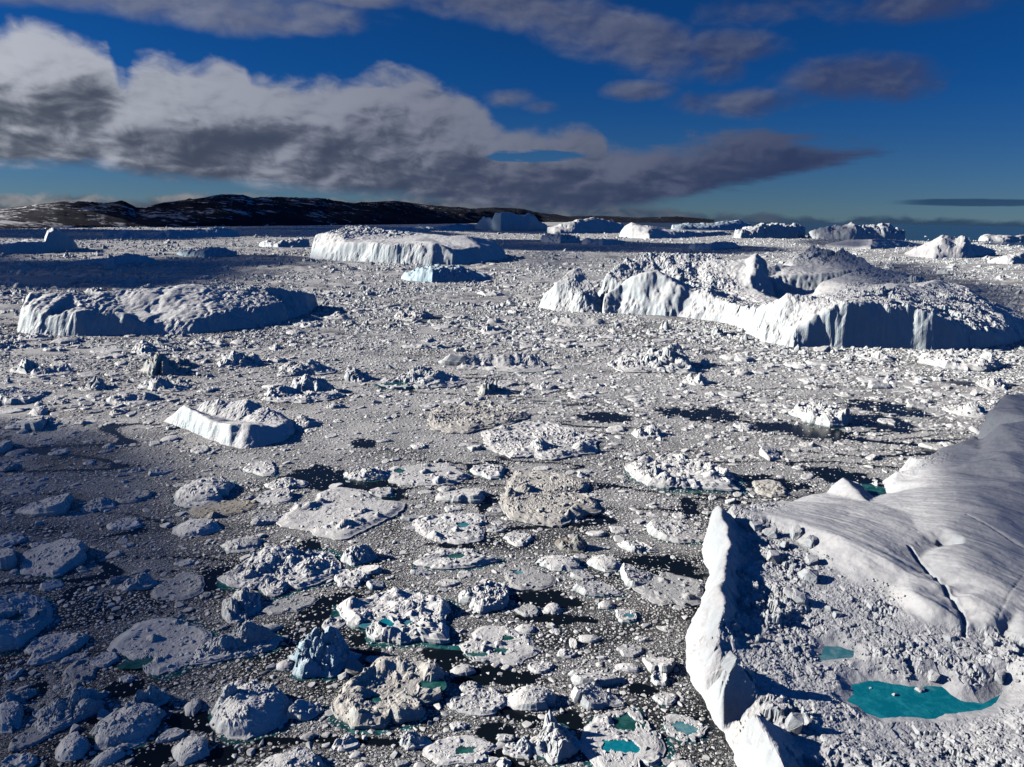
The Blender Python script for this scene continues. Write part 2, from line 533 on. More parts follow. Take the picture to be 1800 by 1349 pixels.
def field_berg(name, outline, pts, res, mat, seed, warp=(2.0, 12.0), rub=(1.5, 5.0), roll=(1.0, 25.0), fine=(0.25, 1.2), soft=1, ponds=(), key=None, crev=0.0, margin=6.0):
    """Iceberg from its waterline and surveyed points; returns the mesh object."""
    ol = [ground(*p)[:2] for p in outline]
    allp = [(x, y, 0.0, 0.35) for x, y in path(list(map(tuple, ol)) + [tuple(ol[0])], 3)[:-1]] + list(pts)
    A = np.array(allp)
    lo = A[:, :2].min(0) - margin; hi = A[:, :2].max(0) + margin
    nx, ny = int((hi[0] - lo[0]) / res) + 2, int((hi[1] - lo[1]) / res) + 2
    gx = lo[0] + np.arange(nx) * res; gy = lo[1] + np.arange(ny) * res
    X, Y = np.meshgrid(gx, gy)
    vs, es, fs, ov, oe, of = geometry.delaunay_2d_cdt([Vector((a[0], a[1])) for a in A], [], [], 0, 0.01)
    zz = np.array([A[o[0], 2] if o else 0.0 for o in ov]); rr = np.array([A[o[0], 3] if o else 0.3 for o in ov])
    VV = np.array([(v.x, v.y) for v in vs])
    H = np.zeros((ny, nx)); R = np.full((ny, nx), 0.3)
    for f in fs:
        i0, i1, i2 = f[:3]
        a, b, c = VV[i0], VV[i1], VV[i2]
        mn = np.minimum(np.minimum(a, b), c); mxx = np.maximum(np.maximum(a, b), c)
        x0, x1 = max(0, int((mn[0] - lo[0]) / res)), min(nx, int((mxx[0] - lo[0]) / res) + 2)
        y0, y1 = max(0, int((mn[1] - lo[1]) / res)), min(ny, int((mxx[1] - lo[1]) / res) + 2)
        if x1 <= x0 or y1 <= y0: continue
        det = (b[1] - c[1]) * (a[0] - c[0]) + (c[0] - b[0]) * (a[1] - c[1])
        if abs(det) < 1e-9: continue
        xs, ys = X[y0:y1, x0:x1], Y[y0:y1, x0:x1]
        w0 = ((b[1] - c[1]) * (xs - c[0]) + (c[0] - b[0]) * (ys - c[1])) / det
        w1 = ((c[1] - a[1]) * (xs - c[0]) + (a[0] - c[0]) * (ys - c[1])) / det
        w2 = 1 - w0 - w1
        ok = (w0 >= -1e-6) & (w1 >= -1e-6) & (w2 >= -1e-6)
        H[y0:y1, x0:x1][ok] = (w0 * zz[i0] + w1 * zz[i1] + w2 * zz[i2])[ok]
        R[y0:y1, x0:x1][ok] = (w0 * rr[i0] + w1 * rr[i1] + w2 * rr[i2])[ok]
    sd = poly_sd(X, Y, ol)
    H = np.where(sd > 0, H, sd * 1.3)
    R = blur(R, 3); Hs = blur(H, soft + 10); H = blur(H, soft)
    if key == 'giant': H = np.where(sd > 2, Hs + (H - Hs) * sstep(0.12, 0.4, R), H)
    wx = fbm(X / warp[1], Y / warp[1], seed, 4, 0.6) * warp[0]; wy = fbm(X / warp[1], Y / warp[1], seed + 50, 4, 0.6) * warp[0]
    H = bilinear(H, (X + wx - lo[0]) / res, (Y + wy - lo[1]) / res)
    up = sstep(-0.5, 2.5, H)
    b1 = blocks((X + wx) / rub[1], (Y + wy) / rub[1], seed + 3); b2 = blocks((X - wy) / (rub[1] * 0.42), (Y + wx) / (rub[1] * 0.42), seed + 9)
    b3 = blocks((X + wy) / (rub[1] * 0.2), (Y - wx) / (rub[1] * 0.2), seed + 19)
    patch = sstep(-0.25, 0.35, fbm(X / (rub[1] * 5), Y / (rub[1] * 5), seed + 77, 3))
    D = rub[0] * np.clip(R * 1.6 - 0.35, 0, 1.3) * (0.22 + 0.78 * patch) * (b1 + 0.5 * b2 + 0.22 * b3 - 0.45)
    D += roll[0] * fbm(X / roll[1], Y / roll[1], seed + 21, 4) + fine[0] * (0.4 + R) * ridged(X / fine[1], Y / fine[1], seed + 31, 3)
    if crev: D -= crev * np.clip(ridged((X + 2 * wx) / 26, (Y + 2 * wy) / 60, seed + 41, 2) - 0.72, 0, 1) * 4
    if key == 'giant':
        # wind-carved snow: long low ribs and swells, with the meltwater runnel and two cracks cut into it
        sm = sstep(0.35, 0.1, R)
        ca, sa = math.cos(-0.95), math.sin(-0.95)
        al, ac = X * ca + Y * sa + 0.5 * wx, -X * sa + Y * ca + 0.8 * wy
        D += sm * (0.30 * ridged(al / 24, ac / 3.0, seed + 61, 3) + 0.9 * fbm(al / 34, ac / 11, seed + 62, 3) + 0.10 * ridged(al / 5, ac / 0.9, seed + 63, 2) * sstep(0, 0.3, fbm(X / 20, Y / 20, seed + 64, 2) + 0.1))
        for line, zl, wd, dp in (([(1600, 962), (1617, 984), (1632, 1000), (1645, 1016), (1668, 1046), (1690, 1066), (1698, 1082), (1699, 1096)], 10.5, 0.5, 1.0), ([(1800, 1012), (1770, 1050), (1752, 1082)], 11.5, 0.16, 0.2), ([(1560, 872), (1640, 866), (1740, 872), (1830, 868)], 13.0, 0.2, 0.3), ([(1700, 905), (1745, 930), (1800, 958)], 13.0, 0.35, 0.5)):
            LP = [ground(p, q, zl)[:2] for p, q in line]
            dd = np.full(X.shape, 1e9)
            for a_, b_ in zip(LP[:-1], LP[1:]):
                e_ = b_ - a_; t_ = np.clip(((X - a_[0]) * e_[0] + (Y - a_[1]) * e_[1]) / (e_ @ e_), 0, 1)
                dd = np.minimum(dd, np.hypot(X - a_[0] - t_ * e_[0] + 0.25 * wx, Y - a_[1] - t_ * e_[1] + 0.25 * wy))
            D -= dp * sstep(wd * 1.6, wd * 0.4, dd)
    H = H + D * up
    for (pl, lev, pm, *_) in ponds:
        pw = [ground(px, py, lev)[:2] for px, py in pl]
        psd = poly_sd(X + 0.6 * fbm(X / 3, Y / 3, seed + 5, 3), Y + 0.6 * fbm(X / 3, Y / 3, seed + 6, 3), pw)
        H = carve(H, X, Y, psd, lev, reach=_[0] if _ else 9.0)
    keep = H > -1.5
    cell = keep[:-1, :-1] | keep[1:, :-1] | keep[:-1, 1:] | keep[1:, 1:]
    idx = np.arange(nx * ny).reshape(ny, nx)
    q = np.stack([idx[:-1, :-1][cell], idx[:-1, 1:][cell], idx[1:, 1:][cell], idx[1:, :-1][cell]], 1)
    used = np.unique(q); remap = np.full(nx * ny, -1); remap[used] = np.arange(len(used))
    V = np.c_[X.ravel(), Y.ravel(), np.maximum(H, -1.5).ravel()][used]
    o = link(name, mesh_from(name, V, remap[q], mat, flat=R.ravel()[q[:, 0]] > 0.30))
    for (pl, lev, pm, *_ ) in ponds:
        pw = [ground(px, py, lev)[:2] for px, py in pl]
        pond_sheet(pw, lev, M[pm], o)
    FOOT.append(np.array(ol))
    if key: FIELDS[key] = (H, lo, res)
    return o


def surface(key, px, py, z0=6.0):
    """Where the line of sight through (px, py) meets a height field."""
    H, lo, res = FIELDS[key]
    d = ray(px, py); d = d / np.linalg.norm(d)
    for t in np.arange(60, 1500, 0.4):
        P = EYE + d * t
        z = bilinear(H, np.array([(P[0] - lo[0]) / res]), np.array([(P[1] - lo[1]) / res]))[0]
        if P[2] <= z: return np.array([P[0], P[1], z])
    return ground(px, py, z0)


def ridge_berg(name, base, tops, mat, seed, depth=0.5, front=0.12, warp=0.02, rough=0.06, nu=None, nv=40, rim=0.9):
    """A berg seen from afar: waterline and skyline in the picture, with its own distance and depth behind them."""
    bx = [p[0] for p in base]; by = [p[1] for p in base]
    tx = [p[0] for p in tops]; ty = [p[1] for p in tops]
    x0, x1 = bx[0], bx[-1]
    nu = nu or max(24, int((x1 - x0) * 0.75))
    us = np.linspace(0, 1, nu); vs = np.r_[np.linspace(0, front, nv // 3, endpoint=False), np.linspace(front, 1, nv - nv // 3)]
    pl, pr = ground(x0, by[0]), ground(x1, by[-1])
    width = np.linalg.norm(pl - pr)
    dep = depth * width
    V = np.zeros((nv, nu, 3)); top_h = np.zeros(nu); B = np.zeros((nu, 2))
    for i, u in enumerate(us):
        px = x0 + (x1 - x0) * u
        P = ground(px, np.interp(px, bx, by)); B[i] = P[:2]
        d = np.linalg.norm(P[:2])
        Q = np.array([P[0] * (1 + 0.45 * dep / d), P[1] * (1 + 0.45 * dep / d), 0])
        top_h[i] = max(0.5, height_at(Q, np.interp(px, tx, ty)))
    e = np.clip(np.minimum(us, 1 - us) / 0.10, 0, 1) ** 0.5
    hmax = top_h.max()
    for j, v in enumerate(vs):
        if v < front: prof = rim * (v / front) ** 0.7
        elif v < 0.45: prof = rim + (1 - rim) * (v - front) / (0.45 - front)
        else: prof = 1 - ((v - 0.45) / 0.55) ** 2.2
        vv = 0.5 + (v - 0.5) * (0.35 + 0.65 * e)       # the plan closes up towards the ends
        d = np.linalg.norm(B, axis=1)
        k = 1 + vv * dep / d
        V[j, :, 0] = B[:, 0] * k; V[j, :, 1] = B[:, 1] * k
        V[j, :, 2] = top_h * prof
    X, Y = V[..., 0], V[..., 1]
    L = width
    up = np.clip(V[..., 2] / (0.25 * hmax), 0, 1)
    V[..., 2] += up * hmax * (rough * 2.2 * fbm(X / (L * 0.12), Y / (L * 0.12), seed, 4) + rough * 1.6 * blocks(X / (L * 0.05), Y / (L * 0.05), seed + 4) + rough * 0.8 * ridged(X / (L * 0.03), Y / (L * 0.03), seed + 8, 3))
    n = fbm(X / (L * 0.07), V[..., 2] / (L * 0.3) + 7, seed + 2, 4) * warp * L
    V[..., 1] += n; V[..., 0] += 0.5 * fbm(X / (L * 0.05), Y / (L * 0.05), seed + 3, 3) * warp * L
    V[0, :, 2] = -1.0; V[-1, :, 2] = -1.0
    V[:, 0, 2] = np.minimum(V[:, 0, 2], -0.5); V[:, -1, 2] = np.minimum(V[:, -1, 2], -0.5)
    idx = np.arange(nu * nv).reshape(nv, nu)
    q = np.stack([idx[:-1, :-1].ravel(), idx[:-1, 1:].ravel(), idx[1:, 1:].ravel(), idx[1:, :-1].ravel()], 1)
    o = link(name, mesh_from(name, V.reshape(-1, 3), q, mat))
    FOOT.append(np.vstack([V[0, :, :2][::max(1, nu // 24)], V[-1, ::-1, :2][::max(1, nu // 24)]]))
    return o


LANDMARKS = []   # (px, py, short phrase)


def tag(o, label, cat, group=None, short=None, at=None):
    o['label'] = label; o['category'] = cat
    if group: o['group'] = group
    if short: LANDMARKS.append((at[0], at[1], short))
    return o

# ------------------------------------------------------------------ sea and hills
def sea():
    n = 24
    r = 90000.0
    V = [(0, 0, 0)] + [(r * math.cos(2 * math.pi * i / n), r * math.sin(2 * math.pi * i / n), 0) for i in range(n)]
    Fq = np.array([[0, 1 + i, 1 + (i + 1) % n] for i in range(n)])
    o = link('sea', mesh_from('sea', np.array(V), Fq, M['water']), kind='structure')


sea()


def hill_material():
    mt = bpy.data.materials.new('rock_and_snow'); mt.use_nodes = True
    g = G(mt.node_tree); p = mt.node_tree.nodes['Principled BSDF']
    geo = g.node('ShaderNodeNewGeometry')
    pos = geo.outputs['Position']
    sp = g.node('ShaderNodeSeparateXYZ'); g.put(sp.inputs[0], pos)
    v = g.xyz(g.mul(g.add(sp.outputs[0], g.mul(sp.outputs[2], 3.0)), 0.45), g.mul(sp.outputs[1], 0.45), g.mul(sp.outputs[2], 2.8))
    n = g.noise(v, 0.0085, 8.0, 0.64, 0.9)
    n2 = g.noise(v, 0.040, 5.0, 0.65, 0.6)
    big = g.noise(pos, 0.0009, 3.0, 0.5)
    west = g.ramp(sp.outputs[0], -2600.0, -400.0, 0.020, -0.065, smooth=False)   # more snow lies on the western hills
    f = g.add(g.add(g.mul(n, 0.62), g.mul(n2, 0.38)), g.add(g.mul(g.sub(big, 0.5), 0.16), west))
    snow = g.ramp(f, 0.535, 0.585)
    rock = g.mix(n2, (0.008, 0.011, 0.021), (0.024, 0.026, 0.038))
    g.put(p.inputs['Base Color'], g.mix(snow, rock, (0.62, 0.62, 0.64)))
    p.inputs['Roughness'].default_value = 0.9
    p.inputs['Specular IOR Level'].default_value = 0.1
    return mt


M['hill'] = hill_material()


def hills():
    ridge = [(-200, 372), (-60, 371), (0, 369), (60, 362), (115, 356), (170, 357), (222, 358), (243, 367), (262, 365), (290, 358), (330, 352), (365, 347), (395, 342), (430, 343), (450, 350), (500, 348), (560, 349), (590, 355), (625, 358), (690, 353), (740, 359), (790, 365), (830, 367), (870, 365), (915, 367), (950, 375), (1000, 381), (1060, 380), (1120, 383), (1190, 381), (1260, 387)]
    base = [(-200, 409), (0, 404), (200, 401), (400, 399), (600, 396.5), (800, 394), (950, 391), (1260, 392.0)]
    rx, ry = zip(*ridge); bx, by = zip(*base)
    cols = np.arange(-200, 1258, 3.0); nr = 64
    V = np.zeros((nr, len(cols), 3))
    for i, px in enumerate(cols):
        P = ground(px, np.interp(px, bx, by)); d0 = np.linalg.norm(P[:2])
        a = P[:2] / d0
        d1 = d0 * 1.38
        h = height_at(np.array([a[0] * d1, a[1] * d1, 0]), np.interp(px, rx, ry))
        for j in range(nr):
            t = j / (nr - 1) * 1.45
            d = d0 + (d1 - d0) * t
            s = t if t < 1 else 1 - (t - 1) * 1.6
            V[j, i] = (a[0] * d, a[1] * d, h * (s ** 0.72 if s > 0 else 0))
    X, Y = V[..., 0], V[..., 1]
    t = np.linspace(0, 1.45, nr)[:, None]
    w = np.clip(t * 3, 0, 1) * np.clip((1.0 - t) * 3, 0.12, 1) * np.ones_like(X)
    V[..., 2] += w * (70 * ridged(X / 1100, Y / 700, 5, 5) + 34 * fbm(X / 320, Y / 260, 8, 4)) * np.clip(V[..., 2].max(0, keepdims=True) / 200, 0.03, 1)
    V[0, :, 2] = -2
    idx = np.arange(V.shape[0] * V.shape[1]).reshape(V.shape[:2])
    q = np.stack([idx[:-1, :-1].ravel(), idx[:-1, 1:].ravel(), idx[1:, 1:].ravel(), idx[1:, :-1].ravel()], 1)
    link('hills', mesh_from('hills', V.reshape(-1, 3), q, M['hill']), kind='structure')


hills()

# ------------------------------------------------------------------ the great foreground iceberg
giant_outline = [(1239, 948), (1236, 977), (1246, 1012), (1233, 1063), (1209, 1104), (1203, 1150), (1215, 1201), (1238, 1237), (1272, 1288), (1302, 1349), (1335, 1420), (1390, 1500),
                 (1600, 1560), (1900, 1560), (2250, 1500), (2350, 1100), (2200, 900), (2000, 800), (1850, 790), (1760, 800), (1690, 826), (1620, 838), (1580, 836), (1552, 846),
                 (1560, 868), (1535, 872), (1520, 862), (1490, 862), (1450, 866), (1412, 872), (1375, 893), (1330, 905), (1290, 918), (1262, 930)]
g_pts = []
# the bright rim above the western cliff, and the shaded ground just inside it
g_pts += path([Z(1258, 881, 14, .1), Z(1280, 946, 13.5, .15), Z(1271, 992, 12.5, .2), Z(1266, 1036, 12, .2), Z(1275, 1069, 11.5, .3), Z(1266, 1092, 10.5, .4)], 3)
g_pts += [Z(1240, 1104, 4.5, .4), Z(1246, 1124, 4, .4), Z(1258, 1135, 8, .5)]
g_pts += path([Z(1288, 1161, 12.5, .4), Z(1266, 1175, 11, .2), Z(1276, 1217, 11.5, .2), Z(1320, 1252, 12, .25), Z(1354, 1300, 11.5, .3), Z(1380, 1360, 11.5, .3), Z(1420, 1430, 12, .3)], 3)
g_pts += path([Z(1287, 890, 9.0, .6), Z(1307, 950, 8.2, .8), Z(1300, 1000, 7.6, .9), Z(1292, 1050, 7.2, .9), Z(1300, 1085, 7.0, .9), Z(1292, 1120, 6.5, .9), Z(1318, 1180, 6.0, .9), Z(1330, 1225, 6.0, .8), Z(1372, 1262, 6.2, .9), Z(1402, 1310, 6.5, .9), Z(1425, 1360, 6.8, .9)], 2)
# rubble basin
for p in [(1340, 960, 7.6, 1), (1380, 985, 7.8, 1), (1345, 1030, 6.8, 1), (1400, 1050, 7.0, 1), (1350, 1090, 6.2, 1), (1420, 1100, 6.0, .9), (1370, 1150, 5.8, .9), (1440, 1175, 5.4, .9), (1400, 1210, 5.4, .9),
          (1460, 1230, 5.0, .8), (1450, 1290, 5.6, .8), (1500, 1320, 7.4, .9), (1560, 1310, 5.0, .6), (1620, 1315, 5.2, .7), (1700, 1305, 5.2, .8), (1790, 1290, 6.2, .8), (1850, 1220, 8.0, .9),
          (1600, 1360, 7.6, .9), (1750, 1360, 8.0, .9), (1900, 1360, 9, .8), (1480, 1400, 8, .9), (1530, 1110, 6.6, .8), (1600, 1140, 6.6, .9), (1560, 1060, 7.6, .7), (1640, 1130, 6.8, .9), (1690, 1150, 6.4, 1),
          (1740, 1170, 6.6, 1), (1800, 1170, 8.0, 1), (1500, 1030, 8.0, .6), (1450, 1080, 6.8, .8), (1785, 1205, 5.4, .7), (1560, 1185, 5.8, .9), (1610, 1185, 5.8, .9), (1660, 1190, 5.8, .9), (1530, 1280, 4.5, .35), (1580, 1280, 4.5, .35), (1640, 1282, 4.5, .35), (1690, 1272, 4.5, .35),
          (1740, 1258, 4.8, .4), (1470, 1135, 5.6, .7), (1440, 1120, 5.8, .8)]:
    g_pts.append(Z(*p))
# far western corner, then the streaked plateau that dips to the open lead
for p in [(1320, 890, 7.5, .6), (1370, 880, 6.5, .3), (1415, 851, 4.5, .2), (1451, 833, 6.5, .25), (1464, 850, 3.5, .3), (1480, 838, 6.0, .3), (1495, 848, 3.0, .2), (1510, 848, 4.0, .3), (1530, 885, 5, .1), (1480, 885, 6.5, .15), (1430, 885, 7.5, .15)]:
    g_pts.append(Z(*p))
g_pts += path([Z(1345, 905, 9.5, .2), Z(1392, 912, 10.8, .1), Z(1452, 936, 12.4, .08), Z(1500, 960, 12.6, .08), Z(1555, 985, 12.0, .12), Z(1595, 1010, 10.8, .2)], 2)      # crest of the ramp
g_pts += path([Z(1355, 925, 7.8, .4), Z(1410, 958, 7.8, .4), Z(1455, 995, 8.0, .3), Z(1510, 1022, 8.4, .2), Z(1560, 1035, 8.6, .3)], 2)                                       # its foot
for p in [(1440, 905, 10.2, .15), (1500, 915, 10.4, .15), (1560, 930, 10.6, .2), (1600, 965, 10.4, .3), (1560, 895, 8.5, .15), (1595, 900, 8.8, .2)]:
    g_pts.append(Z(*p))
g_pts += path([Z(1605, 1040, 11.0, .05), Z(1640, 1060, 11.2, .05), Z(1685, 1088, 9.6, .05)], 2)          # second swell
g_pts += path([Z(1570, 1052, 8.0, .2), Z(1630, 1092, 7.8, .2), Z(1692, 1108, 7.4, .4)], 2)
g_pts += path([Z(1617, 983, 9.2, .25), Z(1640, 1012, 9.0, .15), Z(1672, 1052, 8.6, .15), Z(1699, 1092, 7.6, .2)], 2)   # meltwater runnel
g_pts += path([Z(1630, 978, 11.0, .03), Z(1655, 1012, 11.3, .03), Z(1688, 1052, 11.0, .03), Z(1712, 1090, 9.6, .05)], 2)
# smooth eastern slab
for p in [(1650, 961, 9.0, .2), (1690, 990, 12.8, .02), (1740, 1030, 12.2, .02), (1800, 1010, 11.6, .02), (1800, 1070, 10.6, .02), (1745, 1085, 10.2, .03), (1800, 1110, 9.6, .1), (1760, 1120, 6.6, .5), (1810, 1145, 6.6, .8),
          (1860, 1080, 10.0, .05), (1920, 1150, 7.5, .4), (1620, 940, 10.6, .3), (1660, 925, 12.4, .1), (1700, 950, 12.9, .05), (1750, 965, 12.8, .03), (1800, 960, 12.2, .03), (1650, 895, 11.4, .1), (1700, 905, 13.6, .03),
          (1760, 910, 14.0, .02), (1800, 900, 13.6, .02), (1600, 870, 8.2, .1), (1650, 855, 10.0, .04), (1710, 860, 14.5, .02), (1770, 850, 16.2, .02), (1800, 845, 16.0, .02), (1570, 850, 4.0, .2), (1578, 832, 5.5, .5), (1600, 800, 9.0, .7), (1585, 797, 6.5, .7),
          (1630, 806, 10.0, .6), (1650, 788, 12.0, .3), (1655, 830, 10.5, .1), (1690, 776, 15.5, .1), (1714, 758, 19.5, .05), (1722, 775, 16.0, .1), (1726, 800, 14.6, .1), (1700, 815, 13.0, .05), (1745, 790, 19.0, .02), (1738, 718, 25.5, .05),
          (1768, 691, 30.0, .05), (1800, 673, 32.5, .05), (1760, 745, 24.5, .02), (1800, 740, 25.5, .02), (1770, 800, 19.8, .02), (1800, 795, 20.2, .02), (1850, 650, 34, .05), (1900, 700, 29, .05), (1950, 850, 17, .05), (1900, 900, 14, .03), (2050, 1000, 12, .1), (2100, 1250, 9, .3)]:
    g_pts.append(Z(*p))
pond_main = [(1497, 1203), (1525, 1197), (1559, 1200), (1600, 1207), (1656, 1206), (1672, 1222), (1690, 1231), (1722, 1237), (1763, 1217), (1758, 1228), (1732, 1247), (1690, 1254), (1661, 1257), (1635, 1265), (1600, 1260), (1548, 1263), (1523, 1254), (1510, 1243), (1487, 1232), (1500, 1222)]
pond_small = [(1450, 1136), (1475, 1136), (1502, 1146), (1500, 1156), (1470, 1158), (1440, 1164), (1442, 1150)]
pond_notch = [(1650, 957), (1664, 960), (1677, 966), (1674, 973), (1655, 966), (1648, 962)]
giant = field_berg('iceberg', giant_outline, g_pts, 0.36, M['snow'], 11, warp=(1.5, 9.0), rub=(1.5, 3.6), roll=(0.55, 16.0), fine=(0.20, 1.3), soft=2,
                   ponds=[(pond_main, 4.0, 'pond'), (pond_small, 5.0, 'pond_pale'), (pond_notch, 8.9, 'pond_pale', 2.5)], key='giant')
tag(giant, 'huge snow-covered iceberg filling the lower right corner, with turquoise melt ponds', 'iceberg', None, 'huge corner iceberg', (1260, 1050))
gp = [ground(px, py, 0.25)[:2] for px, py in [(1518, 853), (1535, 853), (1560, 862), (1562, 872), (1540, 874), (1522, 866)]]
pond_sheet(gp, 0.3, M['pond_green'], giant, 'meltwater_pool', 1.2)

# ------------------------------------------------------------------ icebergs in the middle distance
big_outline = [(1058, 551), (1092, 551), (1136, 555), (1192, 558), (1261, 566), (1300, 575), (1320, 590), (1342, 602), (1370, 607), (1394, 611), (1450, 611), (1550, 612), (1633, 615), (1690, 614), (1740, 611), (1775, 606), (1797, 596), (1815, 575), (1800, 552),
               (1740, 535), (1650, 526), (1540, 521), (1400, 517), (1250, 514), (1120, 511), (1060, 515), (1048, 532)]
bp = []
bp += path([C(1058, 549, 520, .3, 6), C(1072, 550, 510, .15, 12), C(1094, 551, 495, .1, 18), C(1126, 554, 480, .1, 26), C(1150, 555, 473, .1, 30), C(1168, 556, 484, .1, 28), C(1190, 557, 507, .1, 14), C(1205, 558, 520, .2, 14), C(1228, 561, 507, .4, 26), C(1261, 565, 527, .4, 16), C(1300, 573, 541, .4, 16)], 2)
bp += path([C(1316, 584, 546, .6, 18), C(1345, 600, 542, .7, 26), C(1378, 606, 513, .4, 34), C(1398, 608, 534, .5, 30), C(1440, 610, 524, .7, 40), C(1500, 611, 514, .8, 50)], 2)
bp += path([C(1340, 601, 575, .5, 6), C(1372, 606, 580, .5, 6), C(1394, 609, 582, .3, 4)], 2)
bp += path([C(1420, 611, 568, .2, 5), C(1450, 611, 545, .3, 7), C(1478, 611, 529, .4, 9), C(1510, 611, 530, .4, 9), C(1542, 611, 533, .5, 9), C(1585, 612, 542, .5, 8), C(1622, 614, 551, .4, 7), C(1650, 614, 562, .5, 6), C(1683, 613, 573, .6, 6), C(1733, 611, 590, .6, 5), C(1765, 606, 594, .5, 4)], 2)
for p in [(1530, 522, 625, .8), (1560, 510, 650, .4), (1578, 500, 690, .2), (1600, 515, 660, .4), (1620, 506, 690, .4), (1644, 491, 730, .15), (1664, 506, 710, .3), (1689, 503, 730, .4), (1712, 520, 700, .5), (1733, 530, 690, .6), (1755, 551, 655, .6), (1772, 575, 620, .5), (1620, 534, 635, .8), (1660, 538, 635, .8), (1690, 549, 635, .8), (1705, 570, 620, .8), (1500, 514, 640, .8),
          (1062, 484, 850, .5), (1085, 467, 870, .6), (1100, 456, 880, .8), (1136, 449, 890, .8), (1172, 459, 880, .7), (1205, 447, 890, .7), (1236, 460, 880, .6), (1258, 447, 895, .4), (1288, 468, 885, .4), (1308, 455, 870, .1), (1330, 443, 865, .05), (1345, 455, 868, .1),
          (1352, 487, 884, .05), (1385, 481, 890, .05), (1420, 484, 886, .05), (1390, 467, 930, .05), (1440, 472, 920, .05), (1405, 447, 965, .8), (1425, 433, 972, .7), (1450, 438, 962, .8), (1470, 450, 950, .8), (1486, 442, 945, .9), (1511, 453, 925, .8), (1540, 470, 890, .5), (1566, 478, 865, .8), (1605, 490, 820, .9),
          (1450, 494, 845, .1), (1480, 499, 810, .3), (1500, 506, 760, .6), (1545, 498, 790, .4), (1585, 505, 760, .6), (1650, 512, 800, .7)]:
    bp.append(DY(*p))
for p in [(1100, 832, 22, .4), (1150, 842, 20, .4), (1200, 822, 22, .6), (1250, 800, 18, .7), (1300, 765, 16, .5), (1318, 812, 24, .2), (1352, 862, 16, .1), (1385, 874, 13, .05), (1418, 872, 14, .05), (1362, 820, 13, .1), (1388, 815, 12, .1), (1416, 815, 14, .1), (1360, 740, 15, .3), (1400, 740, 14, .3), (1430, 740, 16, .3), (1436, 850, 22, .1)]:
    bp.append(P3(*p))
big = field_berg('iceberg', big_outline, bp, 1.15, M['berg'], 23, warp=(7.0, 26.0), rub=(6.5, 12.0), roll=(3.0, 40.0), fine=(1.6, 7.0), soft=1, key='big', margin=16)
tag(big, 'sprawling jumbled white iceberg with a blue front cliff, largest one in mid-distance', 'iceberg', None, 'sprawling jumbled iceberg', (1430, 560))

po = [(946, 541), (972, 546), (1000, 548), (1030, 551), (1060, 550), (1062, 538), (1048, 526), (1010, 520), (970, 524)]
pp = path([C(955, 541, 520, .3, 6), C(975, 545, 497, .3, 18), C(992, 546, 484, .3, 26), C(1005, 546, 473, .2, 30), C(1014, 546, 470, .2, 30), C(1026, 547, 486, .2, 28), C(1040, 549, 505, .6, 24), C(1054, 549, 526, .7, 14)], 2)
pp += [C(1000, 547, 512, .7, 14), C(1020, 549, 520, .8, 8), C(980, 545, 520, .2, 6)]
o = field_berg('iceberg', po, pp, 0.9, M['berg'], 31, warp=(4, 16), rub=(2.6, 7.0), roll=(1.2, 25), fine=(0.8, 5.0), margin=10)
tag(o, 'small white iceberg topped by one upright pinnacle, left of the sprawling iceberg', 'iceberg', None, 'pinnacled iceberg', (1005, 520))

lo_ = [(30, 585), (67, 588), (133, 592), (180, 590), (213, 590), (267, 590), (333, 588), (385, 583), (440, 577), (493, 568), (540, 552), (561, 538), (566, 528), (530, 523), (430, 527), (300, 529), (180, 532), (80, 540), (40, 556)]
lp = []
lp += path([C(40, 585, 560, .2, 4), C(56, 587, 538, .3, 10), C(72, 588, 548, .3, 8), C(100, 590, 547, .3, 9), C(130, 591, 548, .3, 8), C(137, 592, 550, .4, 5), C(170, 591, 545, .5, 12), C(205, 590, 548, .3, 10), C(216, 590, 552, .2, 6), C(245, 590, 565, .3, 6), C(270, 590, 578, .5, 6)], 2)
lp += [C(100, 590, 575, .1, 12), C(180, 590, 575, .1, 14)]
lp += path([C(58, 587, 514, .3, 42), C(92, 589, 519, .2, 50), C(113, 590, 514, .4, 52), C(135, 591, 517, .4, 55), C(172, 590, 519, .3, 60), C(188, 590, 513, .3, 62), C(228, 590, 520, .3, 60), C(247, 590, 511, .4, 70), C(277, 589, 508, .3, 75), C(300, 588, 516, .2, 60), C(327, 588, 501, .2, 90), C(353, 587, 503, .2, 92), C(383, 584, 511, .3, 80), C(417, 580, 505, .5, 90), C(440, 577, 512, .6, 75), C(493, 568, 507, .8, 60), C(533, 556, 514, .6, 30), C(556, 542, 518, .3, 6)], 2)
lp += [C(150, 590, 540, .5, 30), C(240, 589, 548, .2, 30), C(300, 588, 545, .15, 30), C(330, 588, 536, .1, 40), C(380, 584, 538, .2, 30), C(420, 579, 545, .3, 20), C(300, 588, 563, .3, 10), C(350, 586, 564, .3, 8), C(400, 582, 560, .6, 8), C(450, 575, 545, .8, 14), C(500, 565, 533, .6, 6), C(540, 551, 523, .3, 4), C(330, 588, 522, .1, 60), C(380, 584, 525, .5, 50)]
o = field_berg('iceberg', lo_, lp, 1.1, M['berg'], 47, warp=(5.0, 24.0), rub=(5.0, 11.0), roll=(2.6, 36.0), fine=(1.4, 6.0), crev=1.4, margin=12)
tag(o, 'long low blue-shaded iceberg with scalloped walls, lying across the left middle distance', 'iceberg', None, 'long scalloped iceberg', (300, 560))

